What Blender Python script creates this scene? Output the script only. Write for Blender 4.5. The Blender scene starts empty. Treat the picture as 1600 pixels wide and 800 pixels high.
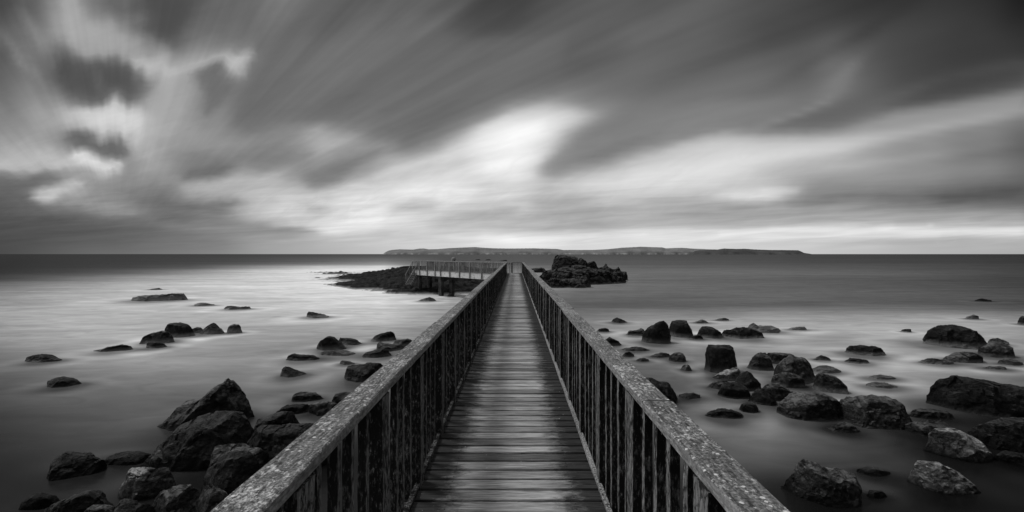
import bpy, math, random
import numpy as np
from mathutils import Vector, noise as mn

# ------------------------------------------------------------------ camera, sky, sun, exposure
SC = bpy.context.scene
COL = SC.collection
F = 711.0            # focal length in photo pixels (1600 wide), 16 mm on a 36 mm sensor
CX, CY = 805.0, 397.0
EYE = 4.2            # eye above the water
DECK = 2.5           # deck above the water

cam_d = bpy.data.cameras.new("camera")
cam = bpy.data.objects.new("camera", cam_d)
COL.objects.link(cam)
cam.location = (0, 0, EYE)
cam.rotation_euler = (math.radians(90), 0, 0)
cam_d.lens = 16.0
cam_d.sensor_width = 36.0
cam_d.shift_x = -5 / 1600
cam_d.shift_y = -3 / 1600
cam_d.clip_start = 0.05
cam_d.clip_end = 200000
SC.camera = cam

SC.view_settings.view_transform = 'Standard'
SC.view_settings.look = 'None'
SC.view_settings.exposure = 0.0
SC.view_settings.gamma = 1.0
SC.view_settings.use_curve_mapping = False
SC.cycles.max_bounces = 5
SC.cycles.diffuse_bounces = 2
SC.cycles.glossy_bounces = 3
SC.cycles.use_denoising = True
SC.cycles.use_adaptive_sampling = True

SUN_DIR = Vector((-0.50, 0.22, 0.84)).normalized()
sun_d = bpy.data.lights.new("sun", 'SUN')
sun_d.energy = 2.0
sun_d.angle = math.radians(12)
sun_d.color = (1.0, 1.0, 1.0)
sun = bpy.data.objects.new("sun", sun_d)
COL.objects.link(sun)
sun.rotation_euler = SUN_DIR.to_track_quat('Z', 'Y').to_euler()
sun.location = (-30, 20, 40)

# ------------------------------------------------------------------ node helpers
class NT:
    def __init__(s, tree):
        s.t = tree; s.n = tree.nodes; s.l = tree.links
    def new(s, k, **kw):
        x = s.n.new(k)
        for a, b in kw.items(): setattr(x, a, b)
        return x
    def link(s, a, b): s.l.new(a, b)
    def put(s, sock, v):
        if isinstance(v, bpy.types.NodeSocket): s.link(v, sock)
        elif v is not None: sock.default_value = v
    def m(s, op, a, b=None, c=None, clamp=False):
        x = s.new('ShaderNodeMath', operation=op); x.use_clamp = clamp
        s.put(x.inputs[0], a)
        if b is not None: s.put(x.inputs[1], b)
        if c is not None: s.put(x.inputs[2], c)
        return x.outputs[0]
    def mix(s, f, a, b):
        x = s.new('ShaderNodeMix', data_type='FLOAT')
        s.put(x.inputs[0], f); s.put(x.inputs[2], a); s.put(x.inputs[3], b)
        return x.outputs[0]
    def rng(s, v, a, b, c=0.0, d=1.0, smooth=False):
        x = s.new('ShaderNodeMapRange', clamp=True)
        if smooth: x.interpolation_type = 'SMOOTHSTEP'
        s.put(x.inputs[0], v)
        for i, q in zip((1, 2, 3, 4), (a, b, c, d)): s.put(x.inputs[i], q)
        return x.outputs[0]
    def xyz(s, a, b, c):
        x = s.new('ShaderNodeCombineXYZ')
        for i, q in enumerate((a, b, c)): s.put(x.inputs[i], q)
        return x.outputs[0]
    def sep(s, v):
        x = s.new('ShaderNodeSeparateXYZ'); s.link(v, x.inputs[0]); return x.outputs
    def noise(s, vec, scale=1.0, detail=2.0, rough=0.5, dist=0.0, dim='3D'):
        x = s.new('ShaderNodeTexNoise', noise_dimensions=dim)
        s.link(vec, x.inputs['Vector'])
        x.inputs['Scale'].default_value = scale; x.inputs['Detail'].default_value = detail
        x.inputs['Roughness'].default_value = rough; x.inputs['Distortion'].default_value = dist
        return x.outputs['Fac']
    def scl(s, vec, sx, sy, sz):
        x = s.new('ShaderNodeVectorMath', operation='MULTIPLY')
        s.link(vec, x.inputs[0]); x.inputs[1].default_value = (sx, sy, sz); return x.outputs[0]

# ------------------------------------------------------------------ the sky (long-exposure cloud deck, world shader)
XS = list(range(0, 1601, 50))
SKY = {
0:  [70,92,145,108,95,72,82,108,106,118,105,98,88,92,88,75,70,80,88,92,90,95,95,88,80,72,65,60,55,55,52,45,30],
50: [98,122,162,150,158,90,105,110,100,105,100,98,100,108,92,82,85,95,98,98,105,100,98,88,78,78,78,68,68,65,60,58,48],
100:[85,112,82,92,118,188,165,135,106,105,108,110,112,100,100,95,100,95,100,102,105,100,95,92,88,85,102,88,75,68,62,60,58],
150:[108,128,120,84,84,170,130,125,95,103,110,112,105,115,116,106,112,125,125,120,108,100,102,103,106,108,118,100,80,72,72,88,130],
175:[128,148,182,200,212,168,128,135,98,108,112,112,106,108,112,125,190,170,142,120,112,110,108,105,105,120,108,112,130,145,150,150,135],
200:[130,150,150,200,215,168,150,135,130,160,165,140,130,125,145,205,242,222,160,135,125,120,110,106,155,118,106,150,165,160,140,130,105],
225:[150,165,120,100,190,152,150,150,135,125,168,165,160,120,170,225,250,215,145,130,126,158,190,190,172,170,170,160,155,150,130,125,98],
250:[190,182,215,195,132,165,115,105,118,150,150,130,145,180,215,230,242,200,172,160,208,220,215,210,185,175,175,160,142,140,126,120,100],
275:[118,105,112,150,138,150,130,168,165,150,125,148,180,210,210,205,235,215,200,220,225,225,215,205,175,165,160,155,145,140,130,130,112],
300:[95,115,180,142,120,120,150,170,190,195,210,225,225,245,245,240,230,190,200,215,205,200,205,205,215,140,126,130,130,120,105,95,76],
325:[85,95,115,140,150,110,110,120,190,215,200,215,220,215,205,190,205,180,170,175,180,165,155,160,165,150,160,150,140,130,125,120,110],
350:[78,82,85,92,100,115,140,145,175,195,230,235,235,210,195,185,190,185,175,180,185,180,175,175,170,170,175,165,160,150,145,150,162],
356:[78,81,84,90,97,108,128,138,158,180,215,222,218,208,200,192,192,190,184,188,200,192,190,195,205,215,222,222,218,212,208,206,200],
362:[78,80,83,88,95,105,118,130,140,155,190,200,190,200,205,205,200,205,210,220,240,240,240,235,235,235,235,225,220,215,210,210,205],
375:[75,80,88,95,100,108,118,128,150,165,185,195,200,210,215,230,245,240,220,220,220,220,215,210,210,205,200,195,185,180,175,180,180],
397:[75,85,95,105,110,118,125,135,155,165,175,185,195,205,210,212,215,215,215,216,218,216,215,210,205,200,195,190,185,180,178,174,170],
}
# extra strokes: x, y, direction (deg, up-right positive), half length, half width, change
STROKES = [
 (60,60,118,60,8,18),(72,80,120,40,7,-14),(30,80,130,40,7,14),(95,95,112,45,8,-20),(40,100,125,40,6,12),(150,60,80,40,7,10),
 (230,250,60,40,12,10),(200,335,-14,70,6,12),(660,60,42,110,11,12),(640,110,40,120,13,-9),(690,145,22,60,9,12),(430,30,52,90,12,9),
 (760,70,38,100,18,-10),(500,130,38,120,12,8),(560,60,44,120,10,7),(470,80,48,100,9,-7),(920,180,18,60,10,14),(1060,228,17,140,5,18),
 (1320,110,38,50,8,8),(1300,80,30,120,9,-9),(1100,100,24,160,14,-7),(1000,60,26,160,12,8),(1180,60,22,140,9,6),(900,110,28,120,10,-7),
 (1500,190,10,120,6,12),(1450,215,10,150,7,-14),(1380,240,8,160,8,-8),(1300,262,6,140,7,8),(1520,245,8,100,8,-10),(1150,245,12,100,7,10),
 (1010,318,6,140,7,-18),(1100,330,6,130,5,-10),(870,340,3,120,4,-10),(1080,300,5,120,5,-12),(950,290,8,100,6,8),
 (1480,375,1,110,3,-10),(1300,378,0,120,3,-8),(240,345,0,160,5,-12),(560,290,12,60,6,14),(620,265,18,70,8,16),(540,215,25,70,8,14),(470,218,25,50,7,16),
]
# cloud banks: outline, tone, softness
BANKS = [
 ([(400,60),(390,110),(378,160),(380,195),(405,208),(450,200),(500,195),(560,205),(600,215),(635,238),(680,235),(720,212),(790,172),(880,148),(880,60)],108,9,.9),
 ([(640,300),(680,250),(740,212),(800,178),(860,160),(910,165),(930,180),(890,205),(860,235),(835,270),(810,300),(740,320)],212,12,1),
 ([(725,240),(790,203),(850,188),(878,200),(845,238),(800,278),(755,272)],250,14,1),
 ([(835,274),(868,240),(915,200),(1000,178),(1100,158),(1220,158),(1245,168),(1200,185),(1100,212),(1000,238),(930,264),(880,278)],122,8,1),
 ([(900,246),(1000,214),(1060,198),(1000,226),(930,256)],106,5,.8),
 ([(850,302),(900,270),(1000,244),(1100,218),(1180,208),(1300,212),(1420,205),(1300,240),(1180,262),(1060,290),(900,310)],218,12,.85),
 ([(1130,205),(1240,178),(1320,158),(1400,140),(1500,118),(1600,98),(1600,136),(1500,157),(1400,172),(1320,196),(1260,208),(1200,212)],100,7,.95),
 ([(1370,172),(1500,155),(1600,134),(1600,98),(1480,122)],66,8,.95),
 ([(1340,202),(1400,177),(1500,160),(1600,142),(1600,172),(1500,188),(1400,205)],152,7,.95),
 ([(1140,214),(1230,186),(1296,160),(1300,150),(1240,174),(1180,194)],152,4,.9),
 ([(1285,160),(1293,130),(1328,95),(1348,92),(1322,130),(1306,160)],124,7,.8),
 ([(1240,312),(1320,305),(1440,299),(1600,284),(1600,309),(1500,317),(1420,322),(1350,314),(1260,316)],108,5,1),
 ([(1440,306),(1600,290),(1600,308),(1480,317)],74,5,.9),
 ([(1090,302),(1160,298),(1256,293),(1228,303),(1195,311),(1140,309)],228,3,.9),
 ([(1110,325),(1180,321),(1250,312),(1400,306),(1300,314),(1230,319),(1160,327)],125,4,.9),
 ([(820,362),(1000,356),(1200,352),(1600,343),(1600,328),(1200,335),(900,345)],163,4,.8),
 ([(790,374),(900,366),(1000,361),(1200,357),(1400,352),(1600,348),(1600,367),(1400,370),(1200,372),(1000,373),(850,377)],226,3,.95),
 ([(1400,354),(1480,350),(1600,350),(1600,354),(1500,355)],168,1.5,.8),
 ([(1000,364),(1080,362),(1160,364),(1100,367),(1020,367)],205,2,.7),
 ([(378,266),(400,245),(450,230),(497,226),(484,244),(445,262),(405,272)],118,7,1),
 ([(466,284),(505,262),(560,240),(592,230),(602,238),(562,262),(530,286),(495,290)],115,7,1),
 ([(283,268),(300,261),(350,253),(372,260),(352,277),(310,281)],98,5,1),
 ([(185,298),(230,308),(282,308),(266,320),(220,316)],104,5,.9),
 ([(235,329),(300,322),(360,311),(384,314),(342,328),(260,333)],100,4,1),
 ([(276,292),(340,280),(400,272),(455,263),(442,285),(400,300),(330,306),(286,302)],186,6,.9),
 ([(425,350),(510,363),(560,366),(592,357),(600,342),(645,341),(656,330),(600,325),(560,340),(500,350)],232,4,.9),
 ([(490,316),(540,306),(598,299),(580,306),(530,314)],236,3,.9),
 ([(400,352),(440,349),(460,342),(450,354),(425,355)],228,2.5,.9),
 ([(640,303),(690,296),(752,295),(722,308),(650,311)],248,5,1),
 ([(598,328),(640,318),(695,315),(672,328),(620,333)],160,4,.9),
 ([(668,351),(720,335),(780,325),(824,317),(802,335),(742,345),(692,353)],168,4,.95),
 ([(830,312),(880,306),(920,306),(960,312),(900,322),(850,322)],165,5,.8),
 ([(470,325),(500,320),(512,326),(490,332)],165,3,.8),
 ([(300,352),(360,347),(420,350),(490,358),(510,365),(420,366),(340,359)],132,3,.9),
 ([(690,371),(750,369),(810,368),(780,375),(720,375)],246,2.5,.9),
 ([(84,95),(100,90),(125,96),(160,92),(200,100),(225,118),(236,135),(222,160),(205,168),(180,160),(155,166),(125,169),(105,156),(90,130)],78,9,.85),
 ([(143,108),(155,112),(166,146),(156,148)],108,4,.8),
 ([(108,177),(150,171),(195,166),(218,172),(214,195),(190,215),(165,220),(150,205),(130,195),(100,195)],215,8,.9),
 ([(94,212),(115,204),(135,208),(150,220),(170,222),(185,214),(207,220),(196,240),(178,247),(160,240),(135,232),(115,228)],88,4.5,.9),
 ([(104,240),(130,237),(150,245),(165,256),(185,249),(188,258),(160,269),(140,262),(125,255)],226,3.5,1),
 ([(47,302),(58,293),(75,292),(95,288),(138,282),(130,292),(100,302),(88,314),(70,317),(55,310)],200,3.5,1),
 ([(0,272),(60,268),(95,275),(104,285),(60,292),(0,300)],98,5,.9),
 ([(0,245),(50,248),(90,240),(112,250),(95,262),(40,268),(0,265)],190,5,.9),
 ([(95,-5),(122,-5),(130,30),(150,42),(176,18),(188,40),(200,62),(214,42),(217,75),(195,82),(165,90),(130,92),(108,70),(98,40)],168,6,.9),
 ([(236,-5),(302,-5),(282,50),(262,68),(240,60),(225,30)],76,8,.9),
 ([(183,80),(215,84),(240,94),(290,100),(350,92),(400,76),(388,102),(372,128),(355,112),(310,111),(270,114),(240,112),(205,100)],186,5,.95),
 ([(303,118),(320,112),(346,112),(361,125),(363,145),(342,160),(326,184),(312,166),(301,140)],104,6,1),
 ([(228,150),(260,120),(298,120),(298,160),(290,200),(260,215),(230,200)],166,8,.8),
]
def _blur(im, sg):
    if sg < 0.3: return im
    r = int(sg * 3) + 1; k = np.exp(-0.5 * (np.arange(-r, r + 1) / sg) ** 2); k /= k.sum()
    for ax in (0, 1):
        pad = [(0, 0), (0, 0)]; pad[ax] = (r, r)
        p = np.pad(im, pad, mode='edge')
        im = sum(k[i] * (p[i:i + im.shape[0]] if ax == 0 else p[:, i:i + im.shape[1]]) for i in range(2 * r + 1))
    return im
def paint_sky():
    st = 3.0
    gx = np.arange(0, 1600 + st, st); gy = np.arange(0, 399, st)
    ys = sorted(SKY); rows = np.array([np.interp(gx, XS, SKY[y]) for y in ys])
    im = np.array([[np.interp(y, ys, rows[:, j]) for j in range(len(gx))] for y in gy])
    im[:118] = _blur(im, 3.5)[:118]
    X, Y = np.meshgrid(gx, gy)
    for (sx, sy, ang, L, W, d) in STROKES:
        c, s_ = math.cos(math.radians(ang)), math.sin(math.radians(ang))
        dx, dy = X - sx, sy - Y
        al, ac = dx * c + dy * s_, -dx * s_ + dy * c
        im += d * np.exp(-(al / L) ** 2 * 0.8 - (ac / W) ** 2 * 0.8)
    for (pts, tone, soft, op) in BANKS:
        m = np.zeros_like(im, dtype=bool); n = len(pts)
        for i in range(n):
            (x1, y1), (x2, y2) = pts[i], pts[(i + 1) % n]
            if y1 == y2: continue
            c = (Y >= min(y1, y2)) & (Y < max(y1, y2))
            xi = x1 + (Y - y1) * (x2 - x1) / (y2 - y1)
            m ^= c & (X < xi)
        m = m.astype(float)
        a_ = (0.55 * _blur(m, soft * 0.75 / st) + 0.45 * _blur(m, soft * 2.3 / st)) * op
        im = im * (1 - a_) + tone * a_
    return gx, gy, np.clip(im, 20, 253) / 255.0
GX, GY, SKYIM = paint_sky()
def sky_tone(px, py):
    i = min(max(py / 3.0, 0), len(GY) - 1.001); j = min(max(px / 3.0, 0), len(GX) - 1.001)
    a, b = int(i), int(j); u, v = i - a, j - b
    return float(SKYIM[a, b] * (1 - u) * (1 - v) + SKYIM[a + 1, b] * u * (1 - v) + SKYIM[a, b + 1] * (1 - u) * v + SKYIM[a + 1, b + 1] * u * v)

def build_world():
    w = bpy.data.worlds.new("World"); SC.world = w; w.use_nodes = True
    w.cycles.sampling_method = 'MANUAL'; w.cycles.sample_map_resolution = 512
    g = NT(w.node_tree); g.n.clear()
    out = g.new('ShaderNodeOutputWorld')
    d = g.sep(g.new('ShaderNodeTexCoord').outputs['Generated'])
    yy = g.m('MAXIMUM', g.m('ABSOLUTE', d[1]), 0.10)
    px = g.m('MULTIPLY_ADD', g.m('DIVIDE', d[0], yy), F, CX)
    up = g.m('MULTIPLY', g.m('DIVIDE', g.m('MAXIMUM', d[2], 0.0), yy), F)     # height above horizon
    # clouds were driven along one wind direction: streaks converge at one point of the horizon
    du = g.m('SUBTRACT', px, 185.0); r = g.m('SQRT', g.m('ADD', g.m('MULTIPLY', du, du), g.m('MULTIPLY', up, up)))
    rr = g.m('MAXIMUM', r, 1.0)
    cs, sn = g.m('DIVIDE', du, rr), g.m('DIVIDE', up, rr)
    lr = g.m('LOGARITHM', g.m('ADD', rr, 60.0), 2.718)
    n1 = g.noise(g.xyz(g.m('MULTIPLY', cs, 5.0), g.m('MULTIPLY', sn, 5.0), g.m('MULTIPLY', lr, 2.2)), 1.0, 2.0, 0.5)
    n2 = g.noise(g.xyz(g.m('MULTIPLY', cs, 13.0), g.m('MULTIPLY', sn, 13.0), g.m('MULTIPLY', lr, 2.4)), 1.0, 2.5, 0.5)
    w1 = g.m('ADD', g.m('MULTIPLY', g.m('SUBTRACT', n1, 0.5), 0.20), g.m('MULTIPLY', g.m('SUBTRACT', n2, 0.5), g.rng(r, 200.0, 600.0, 0.05, 0.15)))
    rc = g.m('MINIMUM', r, 330.0)
    wa = g.m('MULTIPLY', g.m('MULTIPLY', w1, rc), g.rng(up, 20.0, 190.0, 0.05, 1.0, True))
    q = g.xyz(g.m('DIVIDE', px, 75.0), g.m('DIVIDE', up, 38.0), 0.0)
    i1 = g.noise(q, 1.0, 3.0, 0.55); i2 = g.noise(g.xyz(g.m('DIVIDE', px, 75.0), g.m('DIVIDE', up, 38.0), 9.0), 1.0, 3.0, 0.55)
    px2 = g.m('ADD', g.m('MULTIPLY_ADD', cs, wa, px), g.m('MULTIPLY', g.m('SUBTRACT', i1, 0.5), g.rng(px, 300.0, 700.0, 30.0, 14.0)))
    up2 = g.m('ADD', g.m('MULTIPLY_ADD', sn, wa, up), g.m('MULTIPLY', g.m('SUBTRACT', i2, 0.5), g.m('MULTIPLY', g.rng(up, 0.0, 80.0, 0.15, 1.0), g.rng(px, 300.0, 700.0, 20.0, 6.0))))
    py2 = g.m('SUBTRACT', CY, up2)
    NS = 6; SW = 1600.0 / NS                       # six strips of bearing, three to the channels of one ramp
    pc = g.m('DIVIDE', g.m('MINIMUM', g.m('MAXIMUM', px2, 0.5), 1599.5), SW)
    fr_ = g.m('FRACT', pc); strip = g.m('FLOOR', pc)
    rows = [397.0 - (4.5 * k if k < 10 else 45.0 + 9.0 * (k - 10)) for k in range(50)]; rows = rows[::-1]
    vals = [None, None]
    def cmix(t, a_, b_):
        x = g.new('ShaderNodeMix', data_type='RGBA'); g.link(t, x.inputs[0]); g.link(a_, x.inputs[6]); g.link(b_, x.inputs[7]); return x.outputs[2]
    for i, y in enumerate(rows):
        if i == 0: t, fi = None, fr_
        else:       # the tiny dependence on the row before keeps the shader evaluating row by row
            pv = g.m('MULTIPLY', vals[1], 1e-7)
            t = g.rng(g.m('ADD', py2, pv), rows[i-1], y); fi = g.m('ADD', fr_, pv)
        gt = bpy.data.node_groups.new('cloud_row', 'ShaderNodeTree')
        gt.interface.new_socket('bearing', in_out='INPUT', socket_type='NodeSocketFloat')
        for q in 'ab': gt.interface.new_socket(q, in_out='OUTPUT', socket_type='NodeSocketColor')
        gi = gt.nodes.new('NodeGroupInput'); go = gt.nodes.new('NodeGroupOutput')
        for h in range(2):
            cr = gt.nodes.new('ShaderNodeValToRGB'); gt.links.new(gi.outputs[0], cr.inputs[0]); gt.links.new(cr.outputs[0], go.inputs[h])
            el = cr.color_ramp.elements
            while len(el) > 1: el.remove(el[0])
            for k in range(32):
                pos = k / 31
                e = el[0] if k == 0 else el.new(pos)
                e.position = pos
                e.color = tuple(sky_tone(SW * (h * 3 + c_ + pos), max(y, 0)) for c_ in range(3)) + (1,)
        gn = g.new('ShaderNodeGroup'); gn.node_tree = gt; g.link(fi, gn.inputs[0])
        for h in range(2):
            o = gn.outputs[h]
            vals[h] = o if i == 0 else cmix(t, vals[h], o)
    ch = []
    for h in range(2):
        x = g.new('ShaderNodeSeparateColor'); g.link(vals[h], x.inputs[0]); ch += list(x.outputs)[:3]
    tone = ch[0]
    for q_ in range(1, NS): tone = g.mix(g.m('GREATER_THAN', strip, q_ - 0.5), tone, ch[q_])
    n4 = g.noise(g.xyz(g.m('MULTIPLY', cs, 26.0), g.m('MULTIPLY', sn, 26.0), g.m('MULTIPLY', lr, 0.9)), 1.0, 2.0, 0.5)
    n5 = g.noise(g.xyz(g.m('MULTIPLY', cs, 9.0), g.m('MULTIPLY', sn, 9.0), g.m('MULTIPLY', lr, 1.3)), 1.0, 2.0, 0.5)
    fine = g.m('ADD', g.m('MULTIPLY', g.m('SUBTRACT', n2, 0.5), 0.18), g.m('ADD', g.m('MULTIPLY', g.m('SUBTRACT', n4, 0.5), 0.16), g.m('MULTIPLY', g.m('SUBTRACT', n5, 0.5), 0.26)))
    fine = g.m('MULTIPLY', fine, g.m('MULTIPLY', g.rng(up, 10.0, 150.0, 0.10, 1.0), g.rng(r, 200.0, 600.0, 0.30, 1.25)))
    n6 = g.noise(g.xyz(g.m('DIVIDE', px, 110.0), g.m('DIVIDE', g.m('MULTIPLY_ADD', px, -0.06, up), 7.5), 3.0), 1.0, 3.0, 0.55, 0.5)
    n7 = g.noise(g.xyz(g.m('DIVIDE', g.m('MULTIPLY_ADD', up, 0.5, px), 60.0), g.m('DIVIDE', g.m('MULTIPLY_ADD', px, -0.35, up), 16.0), 5.0), 1.0, 4.0, 0.55, 0.8)
    low = g.m('MULTIPLY', g.rng(up, 3.0, 20.0), g.rng(up, 150.0, 60.0, 0.0, 1.0, True))
    mid = g.m('MULTIPLY', g.rng(up, 20.0, 60.0), g.rng(px, 1500.0, 500.0, 0.15, 1.0))
    fine = g.m('ADD', fine, g.m('ADD', g.m('MULTIPLY', g.m('MULTIPLY', g.m('SUBTRACT', n6, 0.5), 0.24), low), g.m('MULTIPLY', g.m('MULTIPLY', g.m('SUBTRACT', n7, 0.5), g.rng(up, 90.0, 260.0, 0.17, 0.05)), mid)))
    tone = g.m('MULTIPLY', tone, g.m('ADD', 1.0, fine))
    lum = g.m('POWER', g.m('MAXIMUM', tone, 0.01), 2.2)
    # the open overcast overhead, above the frame, brightened for the light it gives
    lum = g.mix(g.rng(d[2], 0.52, 0.85, 0, 1, True), lum, 0.62)
    # unseen sky: darkened behind the viewer, bright patch added far left, to shape the light
    lum = g.mix(g.rng(d[1], 0.05, -0.35, 0, 1, True), lum, g.rng(d[2], 0.0, 0.9, 0.015, 0.55, True))
    lum = g.mix(g.m('MULTIPLY', g.rng(d[0], -0.78, -0.97, 0, 1, True), g.rng(d[2], 0.0, 0.15, 0.2, 1.0, True)), lum, 2.4)
    bg = g.new('ShaderNodeBackground'); g.link(lum, bg.inputs[0]); bg.inputs[1].default_value = 1.0
    sky = g.new('ShaderNodeTexSky', sky_type='NISHITA'); sky.sun_disc = False
    sky.sun_elevation = math.asin(SUN_DIR.z); sky.sun_rotation = math.atan2(SUN_DIR.x, SUN_DIR.y)
    bw = g.new('ShaderNodeRGBToBW'); g.link(sky.outputs[0], bw.inputs[0])
    bg2 = g.new('ShaderNodeBackground'); g.link(bw.outputs[0], bg2.inputs[0]); bg2.inputs[1].default_value = 0.05
    mx = g.new('ShaderNodeMixShader'); mx.inputs[0].default_value = 0.98
    g.link(bg2.outputs[0], mx.inputs[1]); g.link(bg.outputs[0], mx.inputs[2])
    g.link(mx.outputs[0], out.inputs[0])
build_world()

# ------------------------------------------------------------------ object helpers
def tag(o, label=None, cat=None, group=None, kind=None):
    if label: o["label"] = label
    if cat: o["category"] = cat
    if group: o["group"] = group
    if kind: o["kind"] = kind
    return o
def empty(name, loc):
    o = bpy.data.objects.new(name, None); COL.objects.link(o); o.location = loc
    o.empty_display_size = 0.1
    return o
def mesh_obj(name, verts, faces, mat, parent=None, smooth=None, loc=None, attrs=None):
    me = bpy.data.meshes.new(name)
    me.from_pydata([tuple(v) for v in verts], [], faces); me.update()
    if attrs:
        for k, vals in attrs.items():
            a = me.attributes.new(k, 'FLOAT', 'POINT'); a.data.foreach_set('value', np.asarray(vals, dtype=np.float32))
    if mat: me.materials.append(mat)
    if smooth is not None:
        me.polygons.foreach_set('use_smooth', [True] * len(me.polygons))
        if smooth < 179: me.set_sharp_from_angle(angle=math.radians(smooth))
    o = bpy.data.objects.new(name, me); COL.objects.link(o)
    if loc is not None: o.location = loc
    if parent is not None: o.parent = parent
    return o
class MB:
    def __init__(s): s.v = []; s.f = []; s.a = []
    def box(s, c, size, ax=(1, 0, 0), ay=(0, 1, 0), az=(0, 0, 1), tone=0.5, ch=0.0):
        c, ax, ay, az = Vector(c), Vector(ax), Vector(ay), Vector(az)
        hx, hy, hz = (q / 2 for q in size)
        b = len(s.v)
        if ch <= 0:
            for sz in (-1, 1):
                for sx, sy in ((-1, -1), (1, -1), (1, 1), (-1, 1)):
                    s.v.append(c + ax * hx * sx + ay * hy * sy + az * hz * sz); s.a.append(tone)
            s.f += [[b, b+3, b+2, b+1], [b+4, b+5, b+6, b+7], [b, b+1, b+5, b+4], [b+1, b+2, b+6, b+5], [b+2, b+3, b+7, b+6], [b+3, b, b+4, b+7]]
        else:   # chamfered along the x axis (long axis)
            prof = [(-hy+ch, -hz), (hy-ch, -hz), (hy, -hz+ch), (hy, hz-ch), (hy-ch, hz), (-hy+ch, hz), (-hy, hz-ch), (-hy, -hz+ch)]
            for sx in (-1, 1):
                for (p, q) in prof: s.v.append(c + ax * hx * sx + ay * p + az * q); s.a.append(tone)
            for k in range(8): s.f.append([b+k, b+(k+1) % 8, b+8+(k+1) % 8, b+8+k])
            s.f.append([b+k for k in range(7, -1, -1)]); s.f.append([b+8+k for k in range(8)])
    def build(s, name, mat, parent=None, org=(0, 0, 0)):
        org = Vector(org)
        o = mesh_obj(name, [Vector(v) - org for v in s.v], s.f, mat, parent, attrs={'tone': s.a})
        if parent is None: o.location = org
        return o

def mat_base(name):
    m = bpy.data.materials.new(name); m.use_nodes = True
    g = NT(m.node_tree); g.n.clear()
    out = g.new('ShaderNodeOutputMaterial'); p = g.new('ShaderNodeBsdfPrincipled')
    g.link(p.outputs[0], out.inputs[0])
    return m, g, p, out
def setcol(g, p, v):
    g.link(g.xyz(v, v, v), p.inputs['Base Color'])
def bump(g, p, h, strength, dist):
    b = g.new('ShaderNodeBump'); b.inputs['Strength'].default_value = strength; b.inputs['Distance'].default_value = dist
    g.link(h, b.inputs['Height']); g.link(b.outputs[0], p.inputs['Normal'])
def wpos(g): return g.new('ShaderNodeNewGeometry').outputs['Position']

# ------------------------------------------------------------------ materials
def mat_deck():
    m, g, p, _ = mat_base('weathered_planks')
    P = wpos(g); x, y, z = g.sep(P)
    tone = g.new('ShaderNodeAttribute', attribute_name='tone').outputs['Fac']
    grain = g.noise(g.scl(P, 5.0, 170.0, 3.0), 1.0, 4.0, 0.62)
    broad = g.noise(g.scl(P, 1.3, 5.0, 1.0), 1.0, 3.0, 0.6)
    col = g.m('MULTIPLY', g.rng(tone, 0, 1, 0.12, 0.48), g.rng(grain, 0.34, 0.68, 0.28, 1.5))
    col = g.m('MULTIPLY', col, g.rng(broad, 0.3, 0.7, 0.65, 1.15))
    e = g.m('ABSOLUTE', g.m('ADD', x, 0.045))
    mo = g.noise(g.scl(P, 6.0, 16.0, 1.0), 1.0, 6.0, 0.78)
    moss = g.m('ADD', g.rng(e, 0.24, 0.62, -0.26, 0.52), g.m('MULTIPLY', g.m('SUBTRACT', g.m('ADD', mo, g.m('MULTIPLY', g.m('SUBTRACT', grain, 0.5), 0.5)), 0.5), 1.3))
    mf = g.rng(moss, -0.10, 0.24, 0, 0.95)
    col = g.mix(mf, col, g.rng(grain, 0.4, 0.8, 0.008, 0.05))
    fl = g.noise(P, 38.0, 2.0, 0.5); flm = g.noise(P, 3.0, 2.0, 0.5)
    spot = g.m('MULTIPLY', g.rng(fl, 0.70, 0.74), g.rng(flm, 0.5, 0.62))
    col = g.mix(spot, col, 0.45)
    fr = g.m('FRACT', g.m('DIVIDE', g.m('ADD', y, 2.9), 0.151))
    ed = g.m('MINIMUM', fr, g.m('ABSOLUTE', g.m('SUBTRACT', 0.92, fr)))        # grime worked into the plank edges
    col = g.m('MULTIPLY', col, g.rng(g.m('ADD', ed, g.m('MULTIPLY', g.m('SUBTRACT', broad, 0.5), 0.12)), 0.0, 0.10, 0.30, 1.0))        # nail heads, two to a plank over each beam
    ny = g.m('MINIMUM', g.m('ABSOLUTE', g.m('SUBTRACT', fr, 0.26)), g.m('ABSOLUTE', g.m('SUBTRACT', fr, 0.70)))
    nx = g.m('MINIMUM', g.m('ABSOLUTE', g.m('ADD', x, 0.47)), g.m('ABSOLUTE', g.m('SUBTRACT', x, 0.41)))
    nd = g.m('SQRT', g.m('ADD', g.m('POWER', g.m('MULTIPLY', ny, 0.151), 2.0), g.m('POWER', nx, 2.0)))
    col = g.m('MULTIPLY', col, g.rng(nd, 0.004, 0.007, 0.15, 1.0))
    setcol(g, p, col); p.inputs['Roughness'].default_value = 0.85; p.inputs['Specular IOR Level'].default_value = 0.10
    bump(g, p, g.m('ADD', grain, g.m('MULTIPLY', mo, 0.8)), 0.7, 0.006)
    return m
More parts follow.
